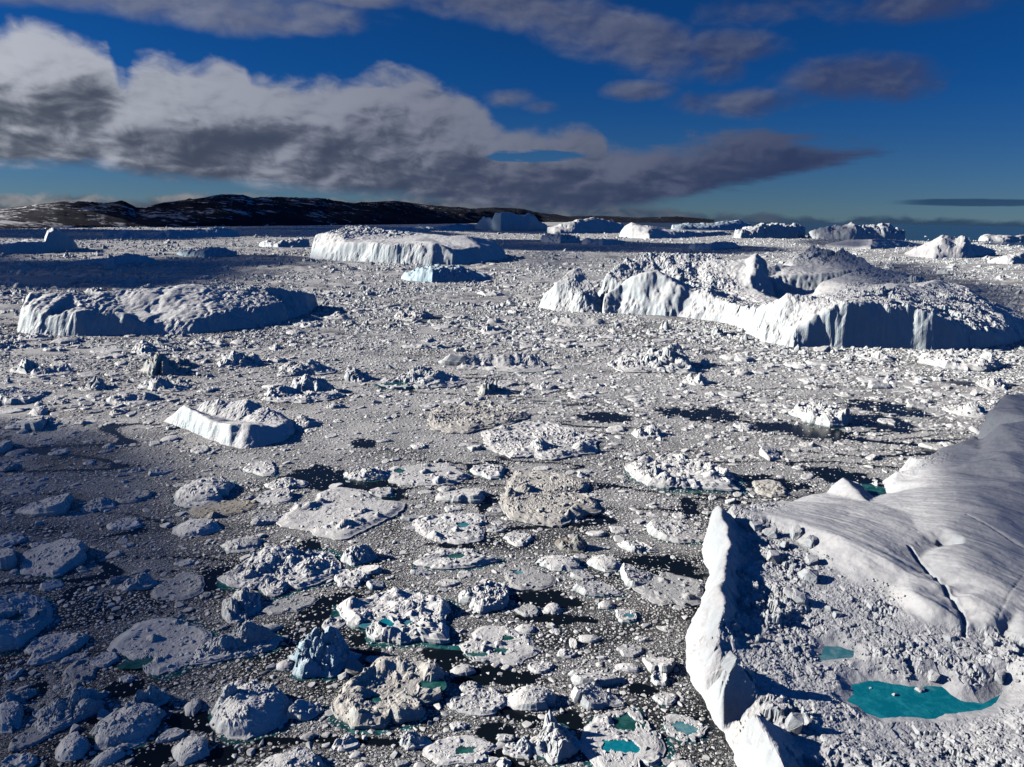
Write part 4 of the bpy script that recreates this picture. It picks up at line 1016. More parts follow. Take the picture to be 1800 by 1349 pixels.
# box in the picture, style, height share, material, ponds, foot, label, short phrase
HERO = [
    # --- lower left
    ((38, 938, 150, 1016), 'slab', .22, 'ice', [], 1, 'broad grey-white rounded floe above the big left-edge berg', 'broad rounded floe'),
    ((-22, 942, 29, 1006), 'slab', .3, 'ice', [], 0, 'floe cut by the left edge beside the broad rounded floe', 'cut-off floe'),
    ((-40, 1026, 90, 1145), 'west', .30, 'ice', [(.0, .0, .32, .12, G_)], 1, 'big shaded berg cut by the left edge, with a dark green pool', 'left-edge pool berg'),
    ((41, 1104, 147, 1164), 'flat', .14, 'ice', [], 0, 'oval ridged floe below the left-edge pool berg', 'oval ridged floe'),
    ((216, 1068, 370, 1186), 'flat', .10, 'ice', [(-.55, -.45, .28, .10, G_)], 1, 'lumpy flat floe with a narrow green pool along its near side', 'lumpy green-pool floe'),
    ((352, 1076, 494, 1163), 'peak', .42, 'ice', [], 1, 'craggy peaked floe between the lumpy green-pool floe and the jagged blue berg', 'craggy peaked floe'),
    ((54, 1196, 194, 1280), 'peak', .30, 'ice', [], 1, 'long floe with a horn and hummocks near the bottom left', 'horned long floe'),
    ((154, 1222, 296, 1312), 'dome', .30, 'ice', [], 1, 'smooth tilted white floe with a steep shaded front, near the bottom left', 'smooth tilted floe'),
    ((228, 1186, 304, 1250), 'peak', .50, 'ice', [], 0, 'ice crag standing at the back of the smooth tilted floe', 'ice crag'),
    ((102, 1274, 158, 1342), 'dome', .25, 'ice', [], 0, 'squarish rough floe left of the smooth tilted floe', 'squarish rough floe'),
    ((164, 1308, 222, 1344), 'dome', .35, 'ice', [], 0, 'small domed ice boulder in front of the smooth tilted floe', 'small domed boulder'),
    ((304, 1280, 373, 1346), 'dome', .28, 'ice', [], 0, 'rounded pitted floe left of the domed berg with a knob', 'rounded pitted floe'),
    ((-18, 1220, 42, 1290), 'dome', .25, 'ice', [], 0, 'rough round floe cut by the left edge near the bottom', 'rough round edge floe'),
    ((18, 1278, 84, 1316), 'flat', .12, 'grey', [], 0, 'small grey plate of ice left of the squarish rough floe', 'small grey plate'),
    ((-12, 1316, 60, 1372), 'flat', .2, 'ice', [], 0, 'floe in the bottom left corner', 'corner floe'),
    ((276, 1278, 324, 1304), 'flat', .2, 'ice', [], 0, 'small floe tucked behind the rounded pitted floe', 'tucked small floe'),
    ((218, 1000, 276, 1040), 'peak', .45, 'ice', [], 0, 'little peaked chunk right of the broad rounded floe', 'little peaked chunk'),
    ((266, 1006, 362, 1056), 'flat', .06, 'grey', [], 0, 'flat grey plate right of the little peaked chunk', 'flat grey plate'),
    ((108, 1154, 180, 1206), 'flat', .06, 'grey', [], 0, 'flat grey plate between the oval ridged floe and the lumpy green-pool floe', 'dull flat plate'),
    ((322, 1222, 356, 1260), 'dome', .25, 'ice', [], 0, 'small round floe just left of the domed berg with a knob', 'small round floe'),
    # --- lower centre left
    ((390, 1024, 460, 1100), 'peak', .22, 'ice', [], 0, 'lumpy floe above the craggy peaked floe', 'lumpy floe'),
    ((396, 948, 597, 1048), 'peak', .22, 'ice', [], 1, 'large kite-shaped floe with a crest of crags along its far side', 'kite-shaped floe', [(-.15, .55, .5, 1.0), (.2, .2, .3, .55), (.45, 0, .3, .5), (-.55, -.05, .14, .4)]),
    ((386, 938, 468, 969), 'dome', .35, 'ice', [], 1, 'smooth hump of ice above the kite-shaped floe', 'smooth hump'),
    ((598, 945, 662, 994), 'peak', .5, 'ice', [], 1, 'sunlit ice boulder right of the kite-shaped floe', 'sunlit ice boulder', [(-.2, .1, .7, 1), (.3, .1, .6, .9), (-.5, -.3, .4, .6)]),
    ((586, 994, 648, 1036), 'flat', .2, 'ice', [], 0, 'narrow floe between the kite-shaped floe and the pooled white floe', 'narrow floe'),
    ((645, 1013, 678, 1038), 'slab', .35, 'ice', [], 1, 'small ice tablet behind the pooled white floe', 'small ice tablet'),
    ((609, 1012, 808, 1138), 'flat', .18, 'ice', [(-.28, -.38, .13, .16, T_), (.05, -.35, .10, .10, Pp), (-.62, -.28, .10, .08, Pp)], 1, 'broad white floe with three small turquoise pools, beside open black water', 'pooled white floe'),
    ((505, 1082, 624, 1200), 'peak', .40, 'berg_blue_shade', [], 1, 'jagged pale-blue berg with sharp fins, left of the pooled white floe', 'jagged blue berg', [(-.1, .2, .55, 1.0), (.35, .35, .5, .9), (-.45, .1, .4, .75), (.25, -.1, .4, .65), (-.35, -.5, .35, .4)]),
    ((362, 1172, 509, 1300), 'dome', .28, 'ice', [], 1, 'big round domed berg with a knob on its shoulder', 'domed berg', [(-.42, .30, .20, 2.6), (-.2, .75, .18, 1.2)]),
    ((584, 1144, 784, 1286), 'rim', .16, 'dirty', [(.72, .05, .2, .16, G_), (-.28, -.12, .13, .12, G_)], 1, 'big dirt-streaked floe with a raised rim and two green pools', 'dirty rimmed floe'),
    ((510, 1220, 568, 1268), 'slab', .4, 'ice', [], 1, 'small tilted block between the domed berg and the dirty rimmed floe', 'small tilted block'),
    ((440, 1303, 572, 1392), 'dome', .2, 'ice', [], 0, 'wide rounded floe cut by the bottom edge, below the domed berg', 'bottom-edge floe'),
    ((698, 1272, 757, 1322), 'peak', .35, 'ice', [], 0, 'white lumpy chunk below the dirty rimmed floe', 'white lumpy chunk'),
    ((486, 1153, 521, 1180), 'dome', .35, 'ice', [], 1, 'little ice chunk in the gap left of the jagged blue berg', 'gap chunk'),
    ((470, 1043, 559, 1080), 'flat', .08, 'grey', [], 0, 'flat grey floe edging the black water above the jagged blue berg', 'flat grey edge floe'),
    ((581, 1284, 634, 1320), 'peak', .35, 'ice', [], 0, 'small craggy chunk below the left end of the dirty rimmed floe', 'small craggy chunk'),
    ((602, 1156, 642, 1186), 'slab', .35, 'dirty', [], 0, 'beige block at the left shoulder of the dirty rimmed floe', 'beige block'),
    # --- lower centre
    ((728, 956, 870, 1006), 'flat', .16, 'ice', [(.05, .1, .28, .24, G_)], 1, 'tongue-shaped floe with a green pool, above the pooled white floe', 'tongue-shaped floe'),
    ((882, 930, 940, 960), 'flat', .2, 'ice', [], 0, 'small plate left of the brown dirty chunk', 'small pale plate'),
    ((978, 926, 1035, 974), 'peak', .42, 'brown', [], 0, 'brown dirt-covered ice chunk in the centre field', 'brown dirty chunk'),
    ((1082, 942, 1153, 974), 'peak', .35, 'ice', [], 0, 'rough white floe below the rounded block by the corner berg', 'rough white floe'),
    ((936, 966, 1032, 1005), 'dome', .4, 'ice', [], 1, 'long white hump left of its twin hump', 'long white hump'),
    ((1028, 966, 1097, 1005), 'dome', .4, 'ice', [], 1, 'short white hump right of the long white hump', 'short white hump'),
    ((1085, 986, 1154, 1036), 'west', .42, 'ice', [], 1, 'bright white block at the left end of the black pool beside the corner berg', 'bright white block'),
    ((1002, 1015, 1099, 1052), 'west', .40, 'ice', [], 1, 'wedge of white ice left of the bright white block', 'wedge of ice'),
    ((1106, 996, 1236, 1064), 'flat', .05, 'grey', [], 0, 'long grey flat floe slanting towards the corner berg wall', 'slanting grey floe'),
    ((879, 992, 968, 1040), 'flat', .06, 'grey', [(-.3, .4, .2, .15, Pp)], 0, 'flat grey floe below the long white hump', 'grey pool plate'),
    ((806, 1016, 902, 1083), 'rubble', .2, 'ice', [], 0, 'rubbly white floe right of the pooled white floe', 'rubbly white floe'),
    ((765, 1015, 811, 1033), 'flat', .25, 'ice', [], 0, 'small long plate below the tongue-shaped floe', 'small long plate'),
    ((902, 1061, 956, 1087), 'flat', .15, 'grey', [], 0, 'small grey oval between two black leads right of the rubbly white floe', 'small grey oval'),
    ((953, 1052, 990, 1081), 'dome', .4, 'ice', [], 0, 'bright lump right of the small grey oval', 'bright lump'),
    ((1049, 1050, 1080, 1073), 'dome', .4, 'ice', [], 1, 'egg-shaped white chunk below the wedge of ice', 'egg-shaped chunk'),
    ((1078, 1066, 1124, 1098), 'flat', .2, 'ice', [(.2, 0, .4, .3, Pp)], 1, 'small floe with a pale turquoise pool below the slanting grey floe', 'pale pool floe'),
    ((808, 1093, 946, 1170), 'flat', .08, 'ice', [(.0, -.35, .2, .12, G_), (.25, .3, .15, .12, G_), (-.55, -.55, .22, .1, G_)], 0, 'wide lumpy floe with green pools right of the black water', 'wide green-pool floe'),
    ((792, 1161, 838, 1192), 'dome', .3, 'ice', [], 0, 'small round floe below the wide green-pool floe', 'round small floe'),
    ((925, 1156, 975, 1186), 'flat', .25, 'ice', [], 0, 'small pointed floe right of the long black lead', 'small pointed floe'),
    ((987, 1164, 1091, 1210), 'slab', .3, 'ice', [], 0, 'tilted slab lying behind the squared block', 'tilted slab'),
    ((1000, 1188, 1090, 1250), 'west', .42, 'ice', [], 0, 'squared white block with a shaded right side', 'squared block'),
    ((888, 1188, 982, 1256), 'dome', .36, 'ice', [], 0, 'round white hummock left of the squared block', 'round hummock'),
    ((792, 1203, 896, 1256), 'flat', .14, 'ice', [], 0, 'rough flat floe left of the round hummock', 'rough flat floe'),
    ((928, 1238, 1018, 1344), 'peak', .36, 'ice', [], 1, 'tall chain of ice peaks with sunlit left faces, left of the twin-pool floe', 'chain of peaks', [(-.25, .62, .38, 1.0), (-.1, .25, .42, .72), (.12, -.12, .45, .7), (.4, -.5, .45, .62), (-.55, -.3, .3, .3)]),
    ((881, 1288, 944, 1336), 'peak', .4, 'ice', [], 0, 'ice block at the left foot of the chain of peaks', 'peak-foot block'),
    ((1018, 1218, 1164, 1372), 'rim', .10, 'ice', [(.1, .45, .34, .2, G_), (.05, -.18, .42, .16, T_)], 1, 'large hollowed floe holding two bright turquoise pools', 'twin-pool floe'),
    ((1164, 1252, 1245, 1306), 'rim', .12, 'ice', [(.0, .0, .55, .38, Pp)], 1, 'oval floe ringed round one pale blue pool, beside the corner berg', 'ring-pool floe'),
    ((1131, 1142, 1187, 1188), 'slab', .3, 'ice', [], 0, 'smooth tongue of ice close to the corner berg wall', 'smooth tongue'),
    ((1084, 1161, 1127, 1184), 'dome', .3, 'ice', [], 0, 'small hump left of the smooth tongue', 'small hump'),
    ((1142, 1172, 1176, 1208), 'rim', .35, 'ice', [], 0, 'small hollow chunk below the smooth tongue', 'small hollow chunk'),
    ((1146, 1212, 1194, 1243), 'flat', .2, 'ice', [], 1, 'rough floe between the twin-pool floe and the corner berg', 'rough gap floe'),
    ((904, 1093, 943, 1116), 'dome', .3, 'ice', [], 0, 'bright hump on the far side of the wide green-pool floe', 'bright far hump'),
    ((977, 1136, 1017, 1160), 'peak', .35, 'ice', [], 0, 'small white chunk right of the wide green-pool floe', 'small white chunk'),
    ((748, 1284, 868, 1346), 'rim', .12, 'ice', [(.15, -.1, .34, .22, G_)], 0, 'low floe with a dark green pool at the bottom edge', 'dark-pool floe'),
    ((1176, 1330, 1232, 1372), 'dome', .2, 'ice', [], 0, 'rough floe at the bottom edge beside the corner berg', 'bottom gap floe'),
    ((1130, 908, 1242, 953), 'west', .4, 'ice', [], 1, 'rounded bright block beside the far corner of the great berg wall', 'rounded bright block'),
    # --- middle left
    ((500, 728, 560, 756), 'peak', .35, 'ice', [], 0, 'craggy floe off the right end of the white tilted berg', 'craggy end floe'),
    ((-10, 676, 82, 711), 'west', .42, 'ice', [], 0, 'smooth white slab by the left edge below the long scalloped iceberg', 'smooth edge slab'),
    ((24, 625, 72, 658), 'peak', .5, 'ice', [], 0, 'blue-shaded lump left below the long scalloped iceberg', 'blue-shaded lump'),
    ((50, 640, 130, 664), 'ridge', .4, 'ice', [], 0, 'curved strip of ice right of the blue-shaded lump', 'curved strip'),
    ((248, 615, 350, 662), 'peak', .5, 'dirty', [], 0, 'dirty grey craggy heap below the long scalloped iceberg', 'dirty craggy heap'),
    ((250, 655, 336, 689), 'peak', .45, 'ice', [], 0, 'white blocky heap in front of the dirty craggy heap', 'white blocky heap'),
    ((381, 611, 462, 649), 'peak', .5, 'ice', [], 0, 'fang-like ice heap right of the dirty craggy heap', 'fang-like heap'),
    ((475, 628, 586, 662), 'peak', .38, 'ice', [], 0, 'long dark-sided heap above the hummocky white floe', 'long dark-sided heap'),
    ((465, 657, 600, 710), 'peak', .36, 'ice', [], 0, 'hummocky white floe behind the white tilted berg', 'hummocky white floe', [(.1, .3, .35, 1.0), (.45, .3, .35, .9), (-.5, -.1, .3, .6), (-.75, -.2, .25, .5)]),
    ((232, 598, 298, 625), 'peak', .42, 'ice', [], 0, 'small dark crag under the middle of the long scalloped iceberg', 'small dark crag'),
    ((326, 588, 400, 615), 'flat', .3, 'ice', [], 0, 'low white heap under the right half of the long scalloped iceberg', 'low white heap'),
    ((136, 662, 192, 689), 'peak', .5, 'ice', [], 0, 'pointed chunk left of the white blocky heap', 'pointed chunk'),
    ((192, 688, 272, 713), 'ridge', .4, 'ice', [], 0, 'thin ice ridge below the white blocky heap', 'thin ice ridge'),
    ((308, 826, 414, 887), 'dome', .35, 'ice', [], 1, 'big rounded boulder of ice below the white tilted berg', 'big rounded boulder'),
    ((38, 858, 135, 907), 'slab', .40, 'ice', [], 0, 'shaded wedge with a dark front wall in the left field', 'shaded wedge'),
    ((8, 846, 74, 872), 'flat', .08, 'grey', [], 0, 'pale plate behind the shaded wedge', 'pale back plate'),
    ((500, 848, 708, 942), 'flat', .08, 'ice', [], 0, 'very large flat lumpy floe left of centre, below a black lead', 'large flat floe'),
    ((466, 833, 534, 865), 'peak', .25, 'ice', [], 0, 'lumpy small floe at the left end of the black lead', 'lead-end floe'),
    ((444, 858, 517, 889), 'slab', .35, 'ice', [], 0, 'tilted pale floe left of the large flat floe', 'tilted pale floe'),
    ((309, 902, 385, 945), 'dome', .32, 'ice', [], 0, 'domed floe below the big rounded boulder', 'domed small floe'),
    ((189, 906, 254, 935), 'flat', .2, 'ice', [], 0, 'oblong floe right below the shaded wedge', 'oblong floe'),
    ((135, 871, 208, 902), 'peak', .3, 'ice', [], 0, 'knobbly floe right of the shaded wedge', 'knobbly floe'),
    ((444, 896, 502, 924), 'west', .35, 'ice', [], 0, 'smooth chunk left of the large flat floe', 'smooth chunk'),
    ((259, 818, 304, 837), 'slab', .4, 'ice', [], 0, 'small tilted block up-left of the big rounded boulder', 'tilted block'),
    ((426, 810, 495, 838), 'flat', .15, 'ice', [], 1, 'low floe below the right end of the white tilted berg', 'low floe'),
    ((52, 711, 86, 732), 'dome', .45, 'ice', [], 0, 'shaded dome below the smooth edge slab', 'shaded dome'),
    ((18, 725, 82, 759), 'slab', .3, 'ice', [], 0, 'dim slab in front of the shaded dome', 'dim slab'),
    ((-14, 764, 24, 799), 'slab', .4, 'ice', [], 0, 'shaded block cut by the left edge above the shaded wedge', 'edge block'),
    ((206, 858, 268, 885), 'flat', .2, 'grey', [], 0, 'flat grey floe left of the big rounded boulder', 'grey side floe'),
    ((-8, 932, 48, 962), 'flat', .2, 'ice', [], 0, 'dim floe at the left edge above the broad rounded floe', 'dim edge floe'),
    ((342, 876, 465, 910), 'flat', .08, 'brown', [], 0, 'brown dirty floe right below the big rounded boulder', 'brown floe'),
    # --- middle
    ((773, 615, 956, 654), 'ridge', .45, 'ice', [], 1, 'long rubbly berg with a sunlit left prow, in the middle of the field', 'long prowed berg', .12),
    ((1073, 610, 1227, 657), 'peak', .42, 'ice', [], 0, 'wide white mound with a shaded right side, below the sprawling iceberg', 'wide white mound', [(.25, .2, .75, 1.0), (-.5, -.1, .4, .35)]),
    ((655, 645, 810, 686), 'peak', .38, 'ice', [(-.45, -.4, .3, .25, G_)], 1, 'jagged white heap with a green pool at its foot, below the long prowed berg', 'jagged pooled heap', [(.1, .3, .4, 1.0), (.55, .2, .35, .8), (-.1, 0, .3, .7), (.3, -.3, .3, .6)]),
    ((598, 646, 658, 674), 'peak', .5, 'ice', [], 0, 'pyramid chunk left of the jagged pooled heap', 'pyramid chunk'),
    ((836, 663, 880, 697), 'peak', .55, 'dirty', [], 0, 'beige upright pinnacle of ice in the middle field', 'beige pinnacle'),
    ((855, 703, 890, 725), 'west', .5, 'dirty', [], 0, 'beige boulder below the beige pinnacle', 'beige boulder'),
    ((710, 596, 802, 615), 'flat', .3, 'ice', [], 1, 'thin ice floe above the long prowed berg', 'thin far floe'),
    ((735, 706, 934, 757), 'plate', .03, 'beige', [], 0, 'beige flat plate with a curved rim under the beige boulder', 'beige flat plate'),
    ((826, 742, 1070, 812), 'plate', .05, 'ice', [], 0, 'huge lumpy plate strewn with white hummocks, right of centre', 'huge lumpy plate'),
    ((670, 806, 836, 858), 'flat', .1, 'ice', [(-.6, .2, .12, .15, G_)], 0, 'lumpy plate left of the black notch of water', 'notch-side plate'),
    ((770, 846, 860, 887), 'slab', .32, 'ice', [], 0, 'smooth tilted berg left of the brownish rubble plate', 'smooth tilted berg'),
    ((856, 828, 1068, 924), 'plate', .03, 'beige', [], 0, 'brownish plate of broken rubble ice in the centre', 'brownish rubble plate'),
    ((716, 894, 866, 954), 'rubble', .12, 'ice', [(.32, 0, .14, .16, Pp)], 0, 'hummocky floe with a small pale pool left of the brownish rubble plate', 'hummocky pool floe'),
    ((1090, 796, 1292, 866), 'rubble', .14, 'ice', [], 1, 'long hummocked plate with a bright near edge, beyond the corner berg', 'long hummocked plate'),
    ((828, 810, 892, 842), 'flat', .25, 'ice', [], 1, 'small floe floating in the black notch', 'notch floe'),
    ((598, 812, 692, 848), 'peak', .3, 'ice', [], 1, 'craggy floe at the right end of the black lead', 'craggy lead floe'),
    ((648, 852, 695, 875), 'flat', .25, 'ice', [], 1, 'floe drifting inside the black lead', 'drifting floe'),
    ((1110, 744, 1166, 772), 'peak', .5, 'ice', [], 0, 'pale boulder with a dark right side on the field right of the huge lumpy plate', 'pale boulder'),
    # --- middle right
    ((1394, 702, 1500, 750), 'rubble', .4, 'ice', [], 1, 'blocky rubble berg just above the long black lead', 'blocky rubble berg'),
    ((1658, 704, 1736, 732), 'peak', .45, 'ice', [], 0, 'white hump near the right edge left of the corner berg summit', 'white edge hump'),
    ((1618, 618, 1752, 652), 'rubble', .35, 'ice', [], 0, 'white rubble heap right below the sprawling iceberg', 'white rubble heap'),
    ((1512, 614, 1569, 637), 'peak', .45, 'ice', [], 0, 'small white heap under the blue front cliff', 'small cliff-foot heap'),
    ((1198, 653, 1248, 679), 'peak', .5, 'ice', [], 0, 'pointed white chunk below the wide white mound', 'pointed white chunk'),
    ((1320, 842, 1390, 876), 'flat', .2, 'dirty', [], 0, 'dirty pale floe stuck behind the corner berg', 'stuck dirty floe'),
    ((1338, 781, 1370, 812), 'west', .3, 'ice', [], 0, 'pale oblong block on the field left of the corner berg', 'pale oblong block'),
    ((1200, 800, 1252, 829), 'peak', .45, 'ice', [], 0, 'white lump on the far side of the long hummocked plate', 'white plate lump'),
    ((1288, 645, 1320, 661), 'dome', .4, 'ice', [], 0, 'small smooth oval right of the wide white mound', 'small smooth oval'),
    ((1715, 660, 1770, 685), 'peak', .4, 'ice', [], 0, 'small rough hump at the right edge above the corner berg summit', 'small rough hump'),
    ((968, 556, 1068, 574), 'ridge', .5, 'ice', [], 0, 'arched blue-fronted ridge below the pinnacled iceberg', 'arched ridge'),
    ((690, 542, 765, 566), 'peak', .5, 'ice', [], 0, 'bluish heap on the open field right of the long scalloped iceberg', 'bluish heap'),
    ((510, 560, 572, 578), 'flat', .3, 'ice', [], 0, 'low bluish floe off the right end of the long scalloped iceberg', 'low bluish floe'),
    ((838, 506, 892, 522), 'flat', .45, 'ice', [], 0, 'long low block below the shaded blue ridge', 'long low block'),
]
for i, h in enumerate(HERO):
    box, st, hf, mt, ponds, ft, lab, short = h[:8]
    o = place_floe('ice_floe', box, st, hf, mt, ponds, bool(ft), 500 + i * 3, pk=h[8] if len(h) > 8 else None)
    tag(o, lab, 'ice floe', 'ice floes in the pack', short, ((box[0] + box[2]) / 2, (box[1] + box[3]) / 2))

ko = [(287, 742), (330, 756), (372, 774), (418, 791), (462, 785), (498, 776), (516, 762), (520, 745), (500, 735), (440, 730), (380, 728), (330, 730), (300, 734)]
kp = path([C(296, 743, 735, .1, 2), C(325, 754, 712, .1, 7), C(345, 762, 722, .15, 7), C(362, 769, 732, .15, 6), C(385, 777, 744, .15, 6), C(405, 785, 746, .15, 6), C(440, 788, 746, .15, 9), C(470, 783, 748, .2, 8), C(498, 775, 757, .2, 4)], 2)
kp += [C(345, 745, 724, .3, 10), C(380, 752, 735, .3, 8), C(420, 760, 742, .3, 10), C(450, 765, 742, .3, 10), C(362, 735, 705, .7, 2), C(385, 736, 703, .9, 2), C(410, 736, 706, .8, 2), C(438, 738, 700, .8, 2), C(462, 740, 715, .6, 2), C(490, 745, 726, .5, 2), C(505, 755, 740, .5, 2)]
o = field_berg('iceberg', ko, kp, 0.6, M['berg'], 71, warp=(1.8, 9.0), rub=(1.6, 3.6), roll=(0.6, 12.0), fine=(0.45, 2.2), soft=1, margin=5)
tag(o, 'white tilted berg with a bright sunlit face and hollow top, left of centre', 'iceberg', None, 'white tilted berg', (400, 745))

# ------------------------------------------------------------------ open leads
LEADS = [(529, 1046, 640, 1088), (604, 1124, 672, 1163), (742, 1130, 815, 1180), (805, 1173, 944, 1204), (750, 951, 834, 969), (1095, 976, 1232, 1017), (900, 1040, 1008, 1068), (912, 1078, 1024, 1097), (843, 1272, 903, 1304), (980, 1249, 1024, 1282),
         (1110, 1198, 1152, 1228), (496, 822, 605, 860), (600, 836, 716, 860), (640, 856, 715, 886), (812, 812, 890, 840), (618, 772, 658, 788), (1196, 716, 1305, 744), (1320, 746, 1505, 770), (1496, 706, 1625, 730), (1505, 732, 1600, 758),
         (1292, 838, 1415, 860), (1425, 826, 1540, 850), (1194, 872, 1224, 912), (46, 1202, 80, 1228), (186, 1198, 245, 1228), (330, 1004, 410, 1038), (236, 1308, 308, 1352), (362, 1312, 414, 1352), (292, 1254, 370, 1284),
         (520, 948, 560, 978), (566, 985, 600, 1010), (1128, 568, 1185, 578), (1225, 614, 1255, 624), (830, 866, 862, 900), (460, 905, 520, 925), (1020, 725, 1110, 742), (1150, 716, 1230, 736), (660, 1235, 700, 1240), (700, 1090, 760, 1100), (250, 1240, 300, 1262), (1300, 1010, 1310, 1012)]
LW = []
for x0, y0, x1, y1 in LEADS:
    c = ground((x0 + x1) / 2, (y0 + y1) / 2)
    a = 0.5 * np.linalg.norm(ground(x1, (y0 + y1) / 2) - ground(x0, (y0 + y1) / 2)) * 1.12
    b = 0.5 * np.linalg.norm(ground((x0 + x1) / 2, y0) - ground((x0 + x1) / 2, y1)) * 1.10
    LW.append((c[0], c[1], a, b, math.atan2(c[0], c[1])))


def lead_mask(x, y):
    """1 in open water, 0 in packed ice."""
    m_ = np.full(x.shape, -2.5)
    for cx, cy, a, b, th in LW:
        dx, dy = x - cx, y - cy
        u = (dx * math.cos(th) - dy * math.sin(th)) / a; v = (dx * math.sin(th) + dy * math.cos(th)) / b
        m_ = np.maximum(m_, 1 - u * u - v * v)
    r = np.hypot(x, y)
    sc = np.clip(r / 160, 1, 4)
    m_ = m_ - 0.10 + (1.7 * fbm(x / 9, y / 4.2, 301, 5, 0.62) + 0.5 * perlin(x / (22 * sc), y / (4 * sc), 303)) * np.where(m_ > -2.4, 1, 0)
    # thin cracks running across the field
    wx = 14 * fbm(x / 45, y / 45, 305, 3)
    cr = np.abs(perlin((x + wx) / 190, (y + 0.5 * wx + 0.12 * x) / 30, 311)); cr2 = np.abs(perlin((x - wx) / 120 + 40, (y + 0.5 * wx - 0.15 * x) / 19, 317))
    where = sstep(0.0, 0.35, perlin(x / 130 + 3, y / 110, 323) + 0.22)
    far = sstep(1000, 300, r)
    crack = (sstep(0.045, 0.012, cr) + 0.8 * sstep(0.035, 0.008, cr2)) * where * far
    return np.clip(np.maximum(sstep(0.0, 0.22, m_), crack), 0, 1)


def sea_edge(x, y):
    """1 where the pack ends and the open sea begins, far out on the right."""
    az = np.arctan2(x, y); r = np.hypot(x, y)
    lim = np.interp(np.degrees(az), [-60, 2, 8, 16, 24, 36, 60], [60000, 30000, 9000, 7000, 5200, 4600, 4400])
    return sstep(0.85, 1.15, r / lim + 0.35 * fbm(x / 900, y / 500, 341, 3))


# ------------------------------------------------------------------ slush: the frozen mash between the pieces
def slush_material():
    mt = bpy.data.materials.new('slush_ice'); mt.use_nodes = True
    g = G(mt.node_tree); p = mt.node_tree.nodes['Principled BSDF']
    geo = g.node('ShaderNodeNewGeometry'); pos = geo.outputs['Position']
    at = g.node('ShaderNodeAttribute', attribute_name='cover'); cov = at.outputs['Fac']
    tn = g.node('ShaderNodeAttribute', attribute_name='stain'); stain = tn.outputs['Fac']
    v1 = g.voro(pos, 2.6, 'DISTANCE_TO_EDGE'); v2 = g.voro(pos, 0.9, 'DISTANCE_TO_EDGE')
    c1 = g.voro(pos, 2.6, 'F1', out='Color')
    n = g.noise(pos, 0.9, 5.0, 0.65); nb = g.noise(pos, 0.05, 4.0, 0.6)
    fl = g.mul(g.ramp(v1, 0.02, 0.16), g.ramp(v2, 0.0, 0.05, 0.35, 1.0))
    amount = g.mul(cov, g.add(1.25, g.add(g.mul(g.sub(n, 0.5), 1.8), g.mul(g.sub(nb, 0.5), 1.0))))
    f = g.mul(g.ramp(amount, 0.35, 0.85), g.ramp(g.add(fl, g.mul(g.sub(cov, 0.6), 1.2)), 0.1, 0.7))
    sep = g.node('ShaderNodeSeparateColor'); g.put(sep.inputs[0], c1)
    ice = g.mix(g.mul(sep.outputs[0], 0.8), (0.74, 0.735, 0.72), (0.48, 0.478, 0.472))
    ice = g.mix(stain, ice, (0.22, 0.195, 0.165))
    c = g.mix(f, (0.006, 0.010, 0.014), ice)
    g.put(p.inputs['Base Color'], c)
    g.put(p.inputs['Roughness'], g.ramp(f, 0.0, 1.0, 0.2, 0.75))
    p.inputs['Specular IOR Level'].default_value = 0.2
    b = g.node('ShaderNodeBump'); b.inputs['Strength'].default_value = 0.8; b.inputs['Distance'].default_value = 0.25
    g.put(b.inputs['Height'], g.mul(f, g.add(0.5, g.mul(sep.outputs[1], 0.6)))); mt.node_tree.links.new(b.outputs[0], p.inputs['Normal'])
    return mt


M['slush'] = slush_material()


def stain_at(x, y):
    s = sstep(0.18, 0.5, fbm(x / 70, y / 45, 361, 4))
    for px, py, rx, ry, k in [(150, 800, 90, 30, .9), (400, 890, 70, 20, .8), (960, 875, 110, 40, .5), (110, 1075, 40, 30, .6), (120, 725, 70, 12, .7), (1560, 740, 40, 12, .5), (830, 730, 120, 22, .4), (60, 1170, 60, 30, .4), (1150, 575, 30, 6, .8)]:
        c = ground(px, py); a = abs(ground(px + rx, py)[0] - c[0]); b = 0.5 * np.linalg.norm(ground(px, py - ry) - ground(px, py + ry))
        s = np.maximum(s * 0.5, 0) if False else np.maximum(s, k * sstep(0, 0.7, 1 - ((x - c[0]) / a) ** 2 - ((y - c[1]) / b) ** 2 + 0.8 * fbm(x / 8, y / 8, 371, 3)))
    return s


